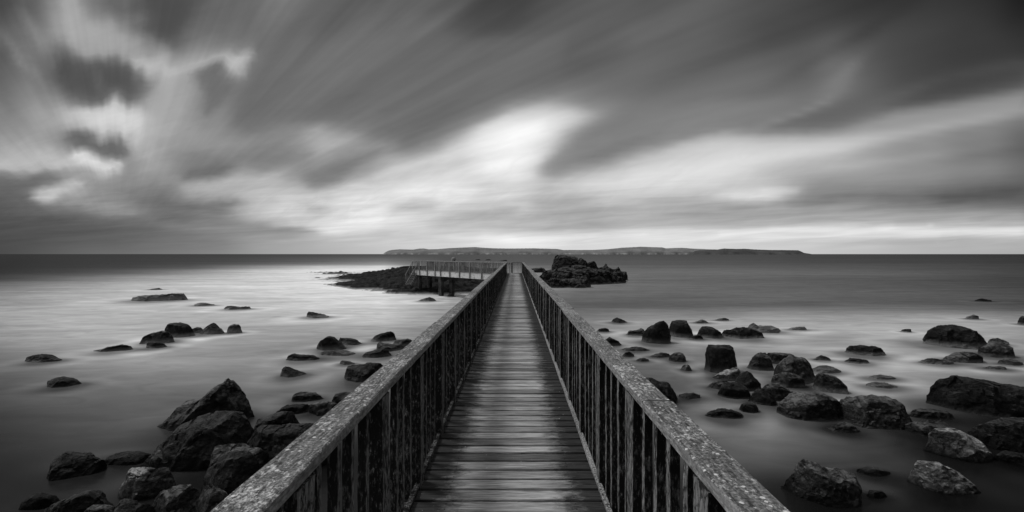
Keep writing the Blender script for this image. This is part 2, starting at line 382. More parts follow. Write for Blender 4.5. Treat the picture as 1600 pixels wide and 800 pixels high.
def mat_rail():
    m, g, p, _ = mat_base('lichened_handrail_wood')
    P = wpos(g)
    grain = g.noise(g.scl(P, 85.0, 8.0, 85.0), 1.0, 4.0, 0.65)
    l1 = g.noise(g.scl(P, 48.0, 30.0, 48.0), 1.0, 6.0, 0.8); l2 = g.noise(P, 95.0, 4.0, 0.7); l0 = g.noise(P, 2.6, 3.0, 0.6)
    l3 = g.noise(P, 9.0, 4.0, 0.65)
    col = g.rng(grain, 0.32, 0.7, 0.025, 0.20)
    col = g.m('MULTIPLY', col, g.rng(l2, 0.38, 0.62, 0.35, 1.7))
    amt = g.m('ADD', l1, g.m('ADD', g.m('MULTIPLY', g.m('SUBTRACT', l0, 0.5), 0.42), g.m('MULTIPLY', g.m('SUBTRACT', l3, 0.5), 0.30)))
    col = g.mix(g.rng(amt, 0.545, 0.60, 0, 0.9), col, g.rng(l2, 0.36, 0.62, 0.12, 0.60))
    v = g.new('ShaderNodeTexVoronoi'); g.link(P, v.inputs['Vector']); v.inputs['Scale'].default_value = 42.0
    dist = g.m('ADD', v.outputs['Distance'], g.m('MULTIPLY', g.m('SUBTRACT', l1, 0.5), 0.9))
    sepc = g.sep(v.outputs['Color'])
    on = g.m('MULTIPLY', g.rng(dist, 0.30, 0.22), g.m('GREATER_THAN', sepc[0], 0.80))
    col = g.mix(g.m('MULTIPLY', on, 0.85), col, 0.62)
    nz = g.sep(g.new('ShaderNodeNewGeometry').outputs['Normal'])
    side = g.rng(nz[2], 0.2, 0.7)       # fewer lichens on the upright edges
    sc = g.rng(grain, 0.3, 0.7, 0.13, 0.36)
    sc = g.m('MULTIPLY', sc, g.rng(l1, 0.40, 0.60, 0.45, 1.15))
    col = g.mix(side, sc, col)
    setcol(g, p, col); p.inputs['Roughness'].default_value = 0.85; p.inputs['Specular IOR Level'].default_value = 0.2
    bump(g, p, g.m('ADD', l2, g.m('ADD', grain, l1)), 0.9, 0.006)
    return m
def mat_post(name='blackened_wood', base=1.0, cut=0.0):
    m, g, p, _ = mat_base(name)
    P = wpos(g)
    a = g.noise(g.scl(P, 60.0, 60.0, 9.0), 1.0, 4.0, 0.7); b = g.noise(g.scl(P, 62.0, 62.0, 20.0), 1.0, 5.0, 0.75)
    c = g.noise(P, 1.7, 2.0, 0.5)
    col = g.rng(a, 0.3, 0.75, 0.03 * base, 0.20 * base)
    col = g.mix(g.rng(g.m('ADD', b, g.m('MULTIPLY', g.m('SUBTRACT', c, 0.5), 0.3)), 0.46 + cut, 0.53 + cut, 1, 0), col, 0.010)
    col = g.mix(g.rng(b, 0.62, 0.66), col, 0.30)
    setcol(g, p, col); p.inputs['Roughness'].default_value = 0.85; p.inputs['Specular IOR Level'].default_value = 0.15
    bump(g, p, g.m('ADD', a, b), 0.9, 0.006)
    return m
def mat_beam():
    m, g, p, _ = mat_base('pale_weathered_beam')
    P = wpos(g)
    a = g.noise(g.scl(P, 6.0, 6.0, 3.0), 1.0, 4.0, 0.75); b = g.noise(g.scl(P, 3.0, 3.0, 30.0), 1.0, 3.0, 0.6)
    col = g.m('MULTIPLY', g.rng(b, 0.3, 0.7, 0.40, 0.62), g.rng(a, 0.36, 0.46, 0.25, 1.0))
    setcol(g, p, col); p.inputs['Roughness'].default_value = 0.9
    bump(g, p, a, 0.5, 0.02)
    return m
def mat_rock(name, lo, hi, patch, seed, pale=0.35, spec=0.06, rgh=0.38):
    m, g, p, _ = mat_base(name)
    P = wpos(g); x, y, z = g.sep(P)
    oi = g.new('ShaderNodeObjectInfo').outputs['Random']
    V = g.new('ShaderNodeVectorMath', operation='ADD'); g.link(P, V.inputs[0]); V.inputs[1].default_value = (seed, seed * 2.3, 0)
    V = V.outputs[0]
    a = g.noise(V, 1.6, 6.0, 0.68); b = g.noise(V, 9.0, 5.0, 0.72); c = g.noise(g.scl(V, 3.0, 3.0, 11.0), 1.0, 5.0, 0.7, 0.6)
    col = g.m('MULTIPLY', g.rng(a, 0.3, 0.72, lo, hi), g.rng(b, 0.35, 0.68, 0.5, 1.6))
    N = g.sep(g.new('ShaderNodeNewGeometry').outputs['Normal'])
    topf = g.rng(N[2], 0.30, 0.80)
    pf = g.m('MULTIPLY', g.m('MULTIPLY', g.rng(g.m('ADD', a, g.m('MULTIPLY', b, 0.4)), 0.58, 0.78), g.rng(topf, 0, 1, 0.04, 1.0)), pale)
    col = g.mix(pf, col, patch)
    pt = g.new('ShaderNodeNewGeometry').outputs['Pointiness']      # rim highlights on convex edges, painted in as paler arrises
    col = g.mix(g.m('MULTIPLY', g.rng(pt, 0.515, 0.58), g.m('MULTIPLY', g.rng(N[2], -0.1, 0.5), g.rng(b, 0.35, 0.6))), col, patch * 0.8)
    crack = g.rng(g.m('ABSOLUTE', g.m('SUBTRACT', c, 0.5)), 0.0, 0.025, 0.30, 1.0)
    col = g.m('MULTIPLY', col, crack)
    # bare wet rock low down, thin foam washing over the foot
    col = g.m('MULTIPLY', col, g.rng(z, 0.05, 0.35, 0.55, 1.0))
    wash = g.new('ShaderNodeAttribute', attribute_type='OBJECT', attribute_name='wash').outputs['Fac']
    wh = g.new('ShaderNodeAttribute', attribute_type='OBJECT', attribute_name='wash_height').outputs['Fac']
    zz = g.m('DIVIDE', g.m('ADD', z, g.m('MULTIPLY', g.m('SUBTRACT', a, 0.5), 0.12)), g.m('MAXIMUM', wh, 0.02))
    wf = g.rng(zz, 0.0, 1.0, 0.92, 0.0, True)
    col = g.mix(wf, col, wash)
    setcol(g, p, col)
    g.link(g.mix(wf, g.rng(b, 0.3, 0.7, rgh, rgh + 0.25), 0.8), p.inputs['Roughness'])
    p.inputs['Specular IOR Level'].default_value = spec
    bump(g, p, g.m('ADD', g.m('ADD', b, g.m('MULTIPLY', a, 1.5)), g.m('MULTIPLY', crack, 0.5)), 0.85, 0.06)
    return m
def mat_sea():
    m = bpy.data.materials.new('slow_sea_water'); m.use_nodes = True
    g = NT(m.node_tree); g.n.clear(); out = g.new('ShaderNodeOutputMaterial')
    P = wpos(g)
    foam = g.new('ShaderNodeAttribute', attribute_name='foam').outputs['Fac']  # foam, with edge darkening and rock reflections painted in
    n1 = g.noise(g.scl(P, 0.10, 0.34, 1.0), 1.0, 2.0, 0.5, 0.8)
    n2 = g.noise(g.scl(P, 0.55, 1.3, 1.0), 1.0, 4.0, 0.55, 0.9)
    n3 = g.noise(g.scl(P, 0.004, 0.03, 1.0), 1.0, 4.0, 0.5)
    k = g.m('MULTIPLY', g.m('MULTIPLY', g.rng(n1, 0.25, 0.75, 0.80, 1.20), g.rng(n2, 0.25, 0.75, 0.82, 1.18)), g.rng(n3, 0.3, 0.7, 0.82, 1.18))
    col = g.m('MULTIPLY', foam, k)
    df = g.new('ShaderNodeBsdfDiffuse'); g.link(g.xyz(col, col, col), df.inputs['Color'])
    gl = g.new('ShaderNodeBsdfGlossy'); gl.inputs['Roughness'].default_value = 0.24; gl.inputs['Color'].default_value = (0.9, 0.9, 0.9, 1)
    fr = g.new('ShaderNodeFresnel'); fr.inputs['IOR'].default_value = 1.33
    b = g.new('ShaderNodeBump'); b.inputs['Strength'].default_value = 0.25; b.inputs['Distance'].default_value = 0.05
    g.link(n2, b.inputs['Height']); g.link(b.outputs[0], gl.inputs['Normal'])
    f = g.m('MINIMUM', fr.outputs[0], 0.075)   # steep chop mirrors little towards a low eye
    mx = g.new('ShaderNodeMixShader'); g.link(f, mx.inputs[0]); g.link(df.outputs[0], mx.inputs[1]); g.link(gl.outputs[0], mx.inputs[2])
    g.link(mx.outputs[0], out.inputs[0])
    return m
def mat_land(name, lo, hi, chalk):
    m, g, p, _ = mat_base(name)
    P = wpos(g); x, y, z = g.sep(P)
    a = g.noise(g.scl(P, 0.006, 0.002, 0.02), 1.0, 6.0, 0.6); b = g.noise(g.scl(P, 0.012, 0.0, 0.012), 1.0, 4.0, 0.7)
    col = g.rng(a, 0.35, 0.65, lo, hi)
    strip = g.m('MULTIPLY', g.rng(z, 26, 6), g.rng(b, 0.47, 0.66))
    col = g.mix(strip, col, chalk)
    setcol(g, p, col); p.inputs['Roughness'].default_value = 1.0; p.inputs['Specular IOR Level'].default_value = 0.0
    return m
def mat_plain(name, v, rough=0.7):
    m, g, p, _ = mat_base(name)
    n = g.noise(wpos(g), 12.0, 3.0, 0.6)
    setcol(g, p, g.m('MULTIPLY', v, g.rng(n, 0.3, 0.7, 0.8, 1.2))); p.inputs['Roughness'].default_value = rough
    return m
M_DECK, M_RAIL, M_POST, M_BEAM = mat_deck(), mat_rail(), mat_post('blackened_wood', 0.8, 0.055), mat_beam()
M_LIT_TONE = mat_post('lit_tone_wood', 1.35, -0.02)  # light on the walking side put into a paler wood colour
M_GREYPOST = mat_post('greyed_wood', 2.2, -0.06)
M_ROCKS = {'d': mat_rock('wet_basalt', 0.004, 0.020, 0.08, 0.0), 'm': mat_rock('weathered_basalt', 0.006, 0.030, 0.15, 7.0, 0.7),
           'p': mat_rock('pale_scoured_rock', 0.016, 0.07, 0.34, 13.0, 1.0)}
M_SEA = mat_sea()

# ------------------------------------------------------------------ rocks data: top outlines in photo pixels give each rock its bearing, size and distance
# (name, label, outline, base row, depth ratio, material, wash height factor)
ROCKS = [
('boulder','tall pointed pyramid boulder with pale left face behind the heaped rocks by left handrail',[(268,660),(276,648),(288,633),(293,627),(316,622),(330,607),(352,593),(358,598),(368,612),(378,628),(381,642),(380,660)],672,.8,'m',.3),
('boulder','big dark slab directly in front of the pointed pyramid boulder, biggest of the left heap',[(232,716),(244,704),(254,694),(266,682),(284,663),(298,656),(321,649),(345,648),(363,645),(378,653),(383,668),(386,700)],738,.7,'d',.2),
('rock','small knobbly rock on the left foot of the big dark slab',[(229,722),(234,711),(241,704),(249,704),(256,711),(262,722),(266,735)],736,.9,'m',.5),
('boulder','dark wedge slab with long pale edge, right of the pyramid boulder beside left handrail',[(381,668),(389,661),(405,655),(423,648),(444,641),(455,641),(463,650),(469,662),(474,680)],700,.7,'d',.2),
('boulder','black broken boulder half hidden by left handrail, under the wedge slab',[(374,706),(380,688),(390,675),(402,669),(430,668),(455,666),(478,664),(500,668),(522,695)],745,.7,'d',.2),
('boulder','smooth boulder with squared grey top in the middle of the left heap',[(322,730),(327,712),(331,701),(342,698),(360,698),(374,698),(384,704),(398,702),(412,712),(420,735)],768,.8,'m',.2),
('boulder','sloping black boulder leaning on the squared grey one near bottom left',[(307,752),(314,742),(326,732),(342,716),(356,708),(366,706),(382,708),(392,716),(402,738),(408,762)],800,.8,'d',.2),
('boulder','rough low boulder at the bottom edge against the foot of left handrail',[(300,790),(307,774),(315,764),(331,760),(345,768),(356,782),(366,800)],835,.8,'m',.2),
('boulder','block boulder with pale mottled left end standing alone in front of the left heap',[(183,760),(186,746),(192,737),(199,733),(215,731),(236,730),(250,732),(259,735),(264,746),(264,762)],783,.75,'p',.3),
('boulder','humped dark boulder at bottom, right of and below the pale block boulder',[(228,798),(238,782),(247,772),(262,764),(276,761),(291,762),(303,770),(309,785),(314,800)],838,.8,'m',.2),
('boulder','low black boulder at the bottom edge below the pale block boulder',[(173,800),(174,790),(177,783),(188,781),(200,781),(220,788),(236,795),(244,810)],850,.8,'d',.2),
('rock','long wedge of rock cut off by the bottom edge, leftmost of the bottom rocks',[(58,802),(80,791),(110,777),(128,771),(136,771),(144,778),(155,787),(166,800)],828,.6,'d',.2),
('rock','knobbly low rock at the bottom edge touching the right end of the long wedge',[(126,802),(132,795),(142,791),(152,790),(162,791),(170,795),(178,804)],832,.8,'m',.2),
('boulder','dark gabled rock alone in misty water left of the heap, its left edge pale',[(72,746),(80,731),(90,717),(98,709),(105,707),(118,709),(132,712),(144,717),(152,720),(158,735)],750,.7,'d',.5),
('submerged_rock','long faint hump awash between the gabled rock and the left heap',[(156,722),(170,713),(187,709),(208,708),(226,710),(240,718)],728,.5,'d',.9),
('submerged_rock','dim drowned rock near the bottom left corner of the water',[(34,788),(44,777),(55,771),(66,772),(78,776),(88,786)],797,.6,'d',.9),
('rock','low rounded rock alone in grey water at the left, second from the left edge',[(70,603),(75,596),(82,592),(90,590),(96,591),(104,592),(114,596),(122,601)],606,.6,'d',.5),
('rock','low jagged rock alone nearest the left edge, with a lighter right tip',[(42,563),(43,558),(50,555),(56,554),(66,553),(73,556),(80,559),(90,563)],567,.6,'d',.5),
('rock','long thin low rock left of the mushroom rock group',[(153,548),(164,543),(176,541),(186,539),(195,539),(203,541),(206,545)],550,.6,'d',.6),
('boulder','overhanging mushroom shaped boulder, darkest and highest of the left mid group',[(253,511),(258,508),(264,506),(271,504),(280,505),(286,506),(293,509),(297,515),(299,526)],528,.8,'d',.3),
('rock','streaked sloping rock leaning on the left side of the mushroom boulder',[(218,534),(224,527),(230,524),(237,521),(246,518),(252,517),(258,518),(264,523),(266,531)],538,.7,'m',.4),
('rock','small low rock in front of the streaked sloping rock',[(225,539),(229,535),(236,534),(246,534),(253,537),(258,541)],545,.7,'d',.5),
('rock','faint low rock just right of the mushroom boulder',[(298,518),(300,514),(307,511),(313,512),(317,516),(319,519)],521,.6,'m',.8),
('rock','small peaked rock like a tent, right of the mushroom boulder',[(312,521),(318,514),(324,510),(330,506),(333,505),(338,508),(343,513),(348,519)],523,.6,'d',.6),
('rock','small humped rock, rightmost of the left mid row with a pale top',[(351,519),(355,512),(360,508),(366,506),(372,507),(376,510),(377,516)],521,.6,'m',.7),
('ledge','wide flat layered ledge far out on the left among white mist',[(193,469),(208,465),(225,462),(245,461),(264,459),(274,459),(283,459),(285,462),(276,466),(275,469)],471,.5,'m',.6),
('ledge','tiny far ledge just above and behind the wide flat layered one',[(228,453),(238,451),(248,450),(252,452)],453,.5,'d',.7),
('ledge','faint long smear of rock awash right of the wide flat ledge',[(300,476),(309,474),(318,473),(325,474),(333,476)],478,.5,'d',.8),
('ledge','low ragged ledge right of the awash smear, above the tent shaped rock',[(348,481),(352,479),(360,478),(368,479),(375,480),(384,479),(389,479),(390,482)],484,.5,'d',.5),
('rock','lone dark rock tapering to the right, out between the left group and the pier leg',[(471,494),(473,489),(476,487),(482,487),(488,488),(495,491),(503,492),(512,494)],497,.6,'d',.5),
('rock','domed dark rock left of centre, tallest of those near the mid left handrail',[(494,544),(499,536),(505,531),(511,526),(515,525),(521,527),(527,532),(533,537),(538,543)],548,.75,'d',.4),
('submerged_rock','shadowy drowned rock in front of the domed dark rock',[(500,551),(512,548),(524,547),(540,549),(554,553)],557,.6,'d',.9),
('rock','flat topped grey rock touching the right side of the domed rock',[(526,534),(529,528),(538,528),(548,529),(554,530),(560,534),(565,538)],540,.6,'d',.7),
('rock','slanted rock rising to the right, farthest of those near left handrail',[(576,532),(583,527),(591,523),(603,519),(609,518),(614,520),(616,527)],534,.7,'d',.4),
('rock','narrow pale topped rock between the slanted rock and left handrail',[(583,545),(587,538),(591,533),(600,536),(610,537),(622,538),(631,541)],549,.7,'m',.4),
('rock','rough low rock in front of the narrow pale topped rock',[(560,558),(570,552),(580,549),(590,545),(597,544),(604,547),(609,556)],560,.7,'d',.5),
('rock','low rock just showing above left handrail behind the narrow pale one',[(615,537),(618,532),(626,531),(636,530),(645,533),(650,540)],542,.6,'m',.6),
('rock','long low rock with blunt left end, between the domed rock and the lone small one',[(448,563),(451,556),(458,553),(466,554),(475,555),(487,556),(497,560)],565,.6,'d',.5),
('rock','lone small humped rock with a trailing right tail, above the broken reef pieces',[(432,586),(436,579),(441,574),(446,572),(451,573),(458,577),(466,581),(477,585)],590,.7,'d',.5),
('boulder','wide block rock with flat top meeting left handrail halfway down',[(537,586),(539,577),(543,572),(550,571),(560,570),(572,568),(587,567),(596,569),(604,576),(607,588)],597,.75,'d',.35),
('rock','low crusted rock, upper one of the broken reef pieces near left handrail',[(451,626),(454,619),(458,615),(470,613),(480,614),(489,615),(498,619),(503,625)],629,.6,'m',.4),
('rock','flat dark reef piece, left and lower of the broken pieces',[(436,643),(441,637),(448,633),(460,632),(470,632),(480,633),(488,640)],648,.6,'d',.4),
('rock','wet pale edged reef piece between the flat dark one and left handrail',[(476,643),(481,634),(490,631),(500,629),(512,627),(524,632),(532,642)],650,.6,'m',.4),
('rock','black slanting rock poking out from behind left handrail above the reef pieces',[(513,631),(518,621),(525,615),(537,613),(550,614),(562,622),(570,634)],638,.7,'d',.3),
('submerged_rock','small drowned rock below the shadowy one near left handrail',[(528,567),(535,563),(544,564),(553,567)],570,.5,'m',.9),
('rock','tiny low rock in the mist left of the pier leg piles',[(652,470),(662,467),(671,464),(677,466),(680,469)],471,.6,'d',.8),
('rock','small lumpy rock at the foot of the right pier pile',[(697,463),(700,460),(704,458),(708,459),(711,463)],464,.8,'d',.3),
# right side
('rock','small low triangular rock just right of right handrail, farthest out there',[(953,504),(959,499),(965,496),(971,498),(976,501),(981,504)],505,.6,'d',.4),
('rock','small low rock touching right handrail beside the triangular one',[(932,518),(937,514),(945,512),(950,514),(955,517)],519,.6,'d',.4),
('rock','pair shaped low rock left of the leaning tooth boulder',[(980,523),(983,518),(988,516),(994,516),(1002,513),(1007,515),(1010,522)],525,.7,'m',.3),
('boulder','leaning tooth shaped black boulder, leftmost of the big ones in the back row',[(1003,526),(1008,517),(1013,512),(1022,506),(1030,502),(1037,501),(1042,507),(1045,515),(1047,530)],538,.8,'d',.25),
('boulder','square flat topped boulder just right of the tooth shaped one',[(1044,524),(1045,508),(1050,502),(1062,501),(1074,501),(1080,501),(1083,510),(1087,525)],528,.8,'d',.3),
('boulder','rounded egg shaped boulder in the middle of the back row',[(1089,525),(1091,515),(1097,510),(1105,510),(1112,511),(1121,516),(1126,521),(1130,527)],529,.8,'d',.3),
('rock','little rock wedged at the left foot of the egg shaped boulder',[(1080,529),(1085,525),(1090,523),(1096,525),(1101,529)],531,.8,'d',.3),
('boulder','low broad boulder with stepped top, right end of the back row',[(1129,528),(1133,520),(1138,516),(1146,515),(1154,512),(1162,511),(1172,513),(1180,516),(1187,519),(1190,527)],530,.7,'d',.3),
('ledge','flat broken ledge stretching out behind the stepped boulder',[(1169,514),(1173,508),(1180,505),(1186,509),(1196,509),(1206,509),(1216,513),(1228,519)],520,.4,'m',.6),
('ledge','thin flat ledge, right of the broken ledge in pale water',[(1229,516),(1238,513),(1250,510),(1257,511),(1264,514)],516,.4,'m',.7),
('rock','pale tiny rock above the square boulder in the mist',[(1083,505),(1090,502),(1097,499),(1103,501),(1110,504)],505,.5,'m',.8),
('ledge','thin dark sliver of rock above the egg shaped boulder',[(1117,500),(1124,498),(1132,497),(1140,499)],501,.4,'d',.6),
('ledge','low dark sliver in front of the tooth shaped boulder',[(1016,557),(1026,553),(1036,551),(1046,553),(1052,557)],559,.4,'d',.7),
('rock','low crusted rock shining on top, right of the dark sliver',[(1046,562),(1049,555),(1054,552),(1062,551),(1069,553),(1073,560)],566,.7,'m',.3),
('rock','tiny whitish pointed rock by itself in front of the crusted one',[(1064,578),(1068,572),(1072,569),(1078,571),(1083,577)],580,.8,'p',.5),
('rock','rock awash beside right handrail, level with the back row',[(943,535),(948,530),(953,527),(960,530),(966,533),(971,539)],541,.7,'d',.4),
('ledge','long low strip of rock beside right handrail below the pair shaped rock',[(970,547),(982,544),(995,542),(1005,543),(1013,547)],549,.5,'d',.7),
('rock','small dim hump beside right handrail under the long low strip',[(972,556),(977,551),(983,549),(990,554)],558,.6,'d',.6),
('ledge','faint flat scrap of rock between right handrail and the crusted rock',[(992,563),(1000,560),(1006,559),(1014,562)],565,.5,'d',.7),
('boulder','black ridged boulder against right handrail, nearest one to it',[(1004,600),(1012,590),(1022,592),(1032,596),(1042,598),(1050,600),(1057,604),(1062,614),(1064,626)],634,.8,'d',.25),
('boulder','tall squared black boulder standing alone, highest in the middle right',[(1107,560),(1106,546),(1109,539),(1117,540),(1125,540),(1133,540),(1141,540),(1147,544),(1153,552),(1156,560),(1156,576)],584,.8,'d',.25),
('boulder','round shouldered boulder with pale right edge, left of the biggest grey dome',[(1169,572),(1172,563),(1176,558),(1182,553),(1188,551),(1196,551),(1202,555),(1207,562),(1210,573)],580,.8,'m',.25),
('boulder','flat topped rock tucked in behind the biggest grey dome',[(1196,560),(1201,552),(1210,551),(1218,552),(1228,552),(1236,553),(1240,560),(1246,566)],570,.7,'m',.3),
('boulder','biggest grey dome boulder with scarred right end in the middle right cluster',[(1208,582),(1211,571),(1217,564),(1224,559),(1234,556),(1246,558),(1259,561),(1265,567),(1270,576),(1270,590)],600,.8,'m',.25),
('rock','low curved slab lying at the front foot of the biggest grey dome',[(1206,592),(1212,586),(1221,582),(1236,583),(1248,587),(1256,594),(1264,602)],607,.6,'m',.3),
('boulder','short grey block with stepped right shoulder and tail, right of the dome cluster',[(1274,605),(1276,592),(1279,583),(1284,582),(1293,585),(1301,587),(1307,590),(1312,595),(1317,604),(1333,612)],615,.75,'m',.3),
('rock','pale topped rock at the foot of the tall squared black boulder',[(1117,590),(1124,584),(1133,580),(1143,577),(1152,574),(1159,580),(1163,590)],596,.7,'p',.25),
('boulder','dark arched boulder in the centre of the jumbled cluster',[(1152,600),(1156,589),(1161,583),(1169,580),(1175,584),(1180,590),(1187,599),(1194,608)],612,.8,'d',.2),
('rock','low spur at the left tip of the jumbled cluster',[(1107,606),(1113,600),(1122,595),(1130,594),(1137,595),(1143,602)],609,.6,'m',.4),
('boulder','long dark sloping boulder at the left front of the jumbled cluster',[(1126,612),(1129,603),(1135,597),(1144,597),(1153,598),(1163,602),(1172,607),(1178,618)],624,.7,'d',.25),
('boulder','smooth slanting slab with thin pale right edge at the front of the jumbled cluster',[(1173,618),(1179,611),(1188,608),(1196,611),(1204,617),(1211,624),(1217,631)],634,.7,'d',.25),
('boulder','wide dark wedge sloping right with wet pale back, right end of the jumbled cluster',[(1192,612),(1198,603),(1208,600),(1218,600),(1226,604),(1234,609),(1242,614),(1250,621)],629,.7,'m',.25),
('boulder','big veined boulder in front of the dome cluster with dark pointed left end',[(1225,638),(1231,630),(1238,624),(1247,618),(1256,615),(1267,614),(1277,614),(1290,618),(1300,621),(1308,628),(1315,637),(1320,652)],660,.75,'m',.2),
('boulder','huge rounded rough boulder right of the veined one, largest on the right',[(1317,645),(1325,634),(1336,627),(1343,622),(1349,619),(1358,618),(1367,617),(1376,620),(1386,620),(1396,625),(1407,628),(1418,631),(1427,640),(1433,650),(1435,660)],674,.75,'m',.2),
('boulder','flat slab bridging the huge rounded boulder and the pitted pale one',[(1412,676),(1422,666),(1434,661),(1450,660),(1466,660),(1480,661),(1491,662),(1499,672)],684,.6,'m',.2),
('boulder','pitted pale faced boulder with a flat left side, below the flat slab',[(1455,690),(1456,676),(1466,671),(1480,669),(1491,670),(1499,673),(1512,679),(1524,686),(1531,693),(1536,701),(1537,714)],722,.75,'p',.25),
('rock','wave washed low rock behind the flat slab, left of the giant smooth boulder',[(1426,650),(1433,641),(1445,640),(1455,640),(1470,641),(1482,643),(1490,652)],657,.5,'m',.5),
('boulder','giant smooth whaleback boulder cut off by the right edge, overhanging on its left',[(1479,616),(1478,606),(1482,601),(1492,598),(1500,594),(1508,592),(1520,592),(1535,594),(1560,599),(1580,601),(1600,603),(1630,609),(1660,622),(1680,645)],660,.6,'d',.2),
('boulder','smooth rounded boulder cut off by the right edge below the whaleback',[(1528,690),(1528,677),(1533,669),(1544,663),(1556,659),(1570,656),(1586,654),(1602,654),(1625,660),(1642,675),(1650,700)],714,.7,'d',.2),
('rock','low dark rock at the right edge, lowest there under the smooth rounded boulder',[(1566,715),(1573,709),(1582,707),(1592,708),(1602,709),(1616,714),(1626,724)],730,.7,'d',.3),
('boulder','broken block boulder alone near the bottom by right handrail, with raised left shoulder',[(1232,765),(1235,750),(1244,736),(1252,724),(1259,720),(1268,722),(1277,725),(1287,731),(1296,736),(1305,732),(1318,736),(1330,741),(1341,745),(1346,754),(1346,776)],796,.8,'m',.2),
('boulder','pale topped wedge boulder alone near the bottom right with a dark left face',[(1430,752),(1435,738),(1441,728),(1447,722),(1456,722),(1466,722),(1476,728),(1488,733),(1500,741),(1510,749),(1516,758)],775,.75,'p',.2),
('submerged_rock','small pale streaked rock awash between the block and wedge boulders',[(1342,735),(1352,731),(1363,729),(1376,733),(1391,738)],745,.5,'m',.9),
('submerged_rock','drowned dark rock below the small pale streaked one',[(1355,771),(1364,766),(1376,767),(1388,772)],779,.5,'d',.9),
('rock','small rock at the right front foot of the veined boulder',[(1298,672),(1306,665),(1320,660),(1332,663),(1341,668)],677,.7,'m',.4),
('rock','small black rock with shining right tip in front of the jumbled cluster',[(1155,637),(1160,631),(1166,629),(1176,630),(1185,633),(1191,639)],646,.7,'d',.3),
('rock','flat crusted dark rock between right handrail and the jumbled cluster',[(1107,650),(1116,644),(1127,641),(1137,640),(1147,642),(1157,646),(1165,651)],657,.6,'d',.4),
('submerged_rock','faint drowned rock off the black ridged boulder by right handrail',[(1058,619),(1070,615),(1084,614),(1096,618)],624,.5,'d',.9),
('boulder','big humped black boulder far right, high in the water with a sloping right shoulder',[(1452,534),(1453,524),(1457,518),(1465,512),(1473,509),(1481,508),(1492,508),(1502,509),(1513,512),(1523,516),(1533,520),(1543,525),(1549,535)],546,.75,'d',.3),
('boulder','ridged rock at the right foot of the big humped black boulder',[(1534,551),(1539,543),(1546,539),(1556,537),(1566,537),(1577,540),(1586,543),(1590,553)],560,.7,'m',.3),
('rock','low pointed rock with white scoured right slope in front of the humped boulder',[(1480,559),(1492,554),(1504,551),(1513,550),(1521,552),(1530,557),(1543,563)],568,.6,'m',.4),
('ledge','low lumpy line of rock left of the white scoured one',[(1442,567),(1448,563),(1456,561),(1464,561),(1472,562),(1482,563),(1494,567)],570,.5,'d',.5),
('ledge','low wet ledge at the far right edge below the ridged rock',[(1564,565),(1570,561),(1578,560),(1588,563),(1600,568)],571,.5,'m',.5),
('rock','faint grey rock behind the ridged rock at far right',[(1545,533),(1551,529),(1561,529),(1570,532),(1577,537)],539,.5,'m',.8),
('boulder','low loaf shaped rock alone between the dome cluster and far right boulders',[(1325,552),(1329,545),(1336,541),(1347,540),(1357,541),(1367,541),(1376,544),(1381,551)],557,.7,'d',.4),
('rock','small rock right below the loaf shaped one',[(1323,566),(1328,562),(1334,560),(1345,561),(1355,563),(1365,567)],569,.6,'d',.5),
('rock','little rock in the mist above the short grey block',[(1272,562),(1279,558),(1285,555),(1292,558),(1300,562)],564,.6,'d',.6),
('submerged_rock','faint drowned streak of rock right of the biggest dome',[(1270,576),(1280,572),(1291,571),(1302,574),(1312,579)],583,.5,'d',.9),
('rock','tiny square rock far out in bright water, left of the humped black boulder',[(1409,518),(1411,515),(1416,514),(1423,514),(1426,518)],519,.6,'d',.5),
('rock','tiny far rock with a rounded top above the humped black boulder',[(1509,498),(1515,494),(1522,492),(1528,494),(1535,498)],499,.5,'m',.7),
('rock','farthest tiny rock on the right, a low dark sliver',[(1524,470),(1530,467),(1535,466),(1544,468),(1554,470)],471,.4,'d',.6),
('rock','dark rock cut by the right edge, above the ridged rock',[(1592,506),(1595,499),(1599,494),(1606,495),(1614,504)],508,.7,'d',.3),
('submerged_rock','thin drowned streak, upper one left of the giant whaleback',[(1354,590),(1366,587),(1380,586),(1392,588),(1400,591)],593,.4,'d',.9),
('submerged_rock','thin drowned streak, lower one left of the giant whaleback',[(1355,600),(1370,598),(1388,599),(1400,602),(1410,605)],607,.4,'d',.9),
('submerged_rock','thin drowned streak near the right edge above the whaleback',[(1540,575),(1552,573),(1566,573),(1580,576)],578,.4,'d',.9),
]
def Yof(row): return F * EYE / (row - CY)

ROCKINFO = []
for (nm, lb, ol, base, dr, mt, wf) in ROCKS:
    Yb = Yof(base); w = (ol[-1][0] - ol[0][0]) / F * Yb
    dep = w * dr
    ROCKINFO.append((((ol[0][0] + ol[-1][0]) / 2 - CX) / F * Yb, Yb + dep * 0.4, w / 2, dep / 2, nm))

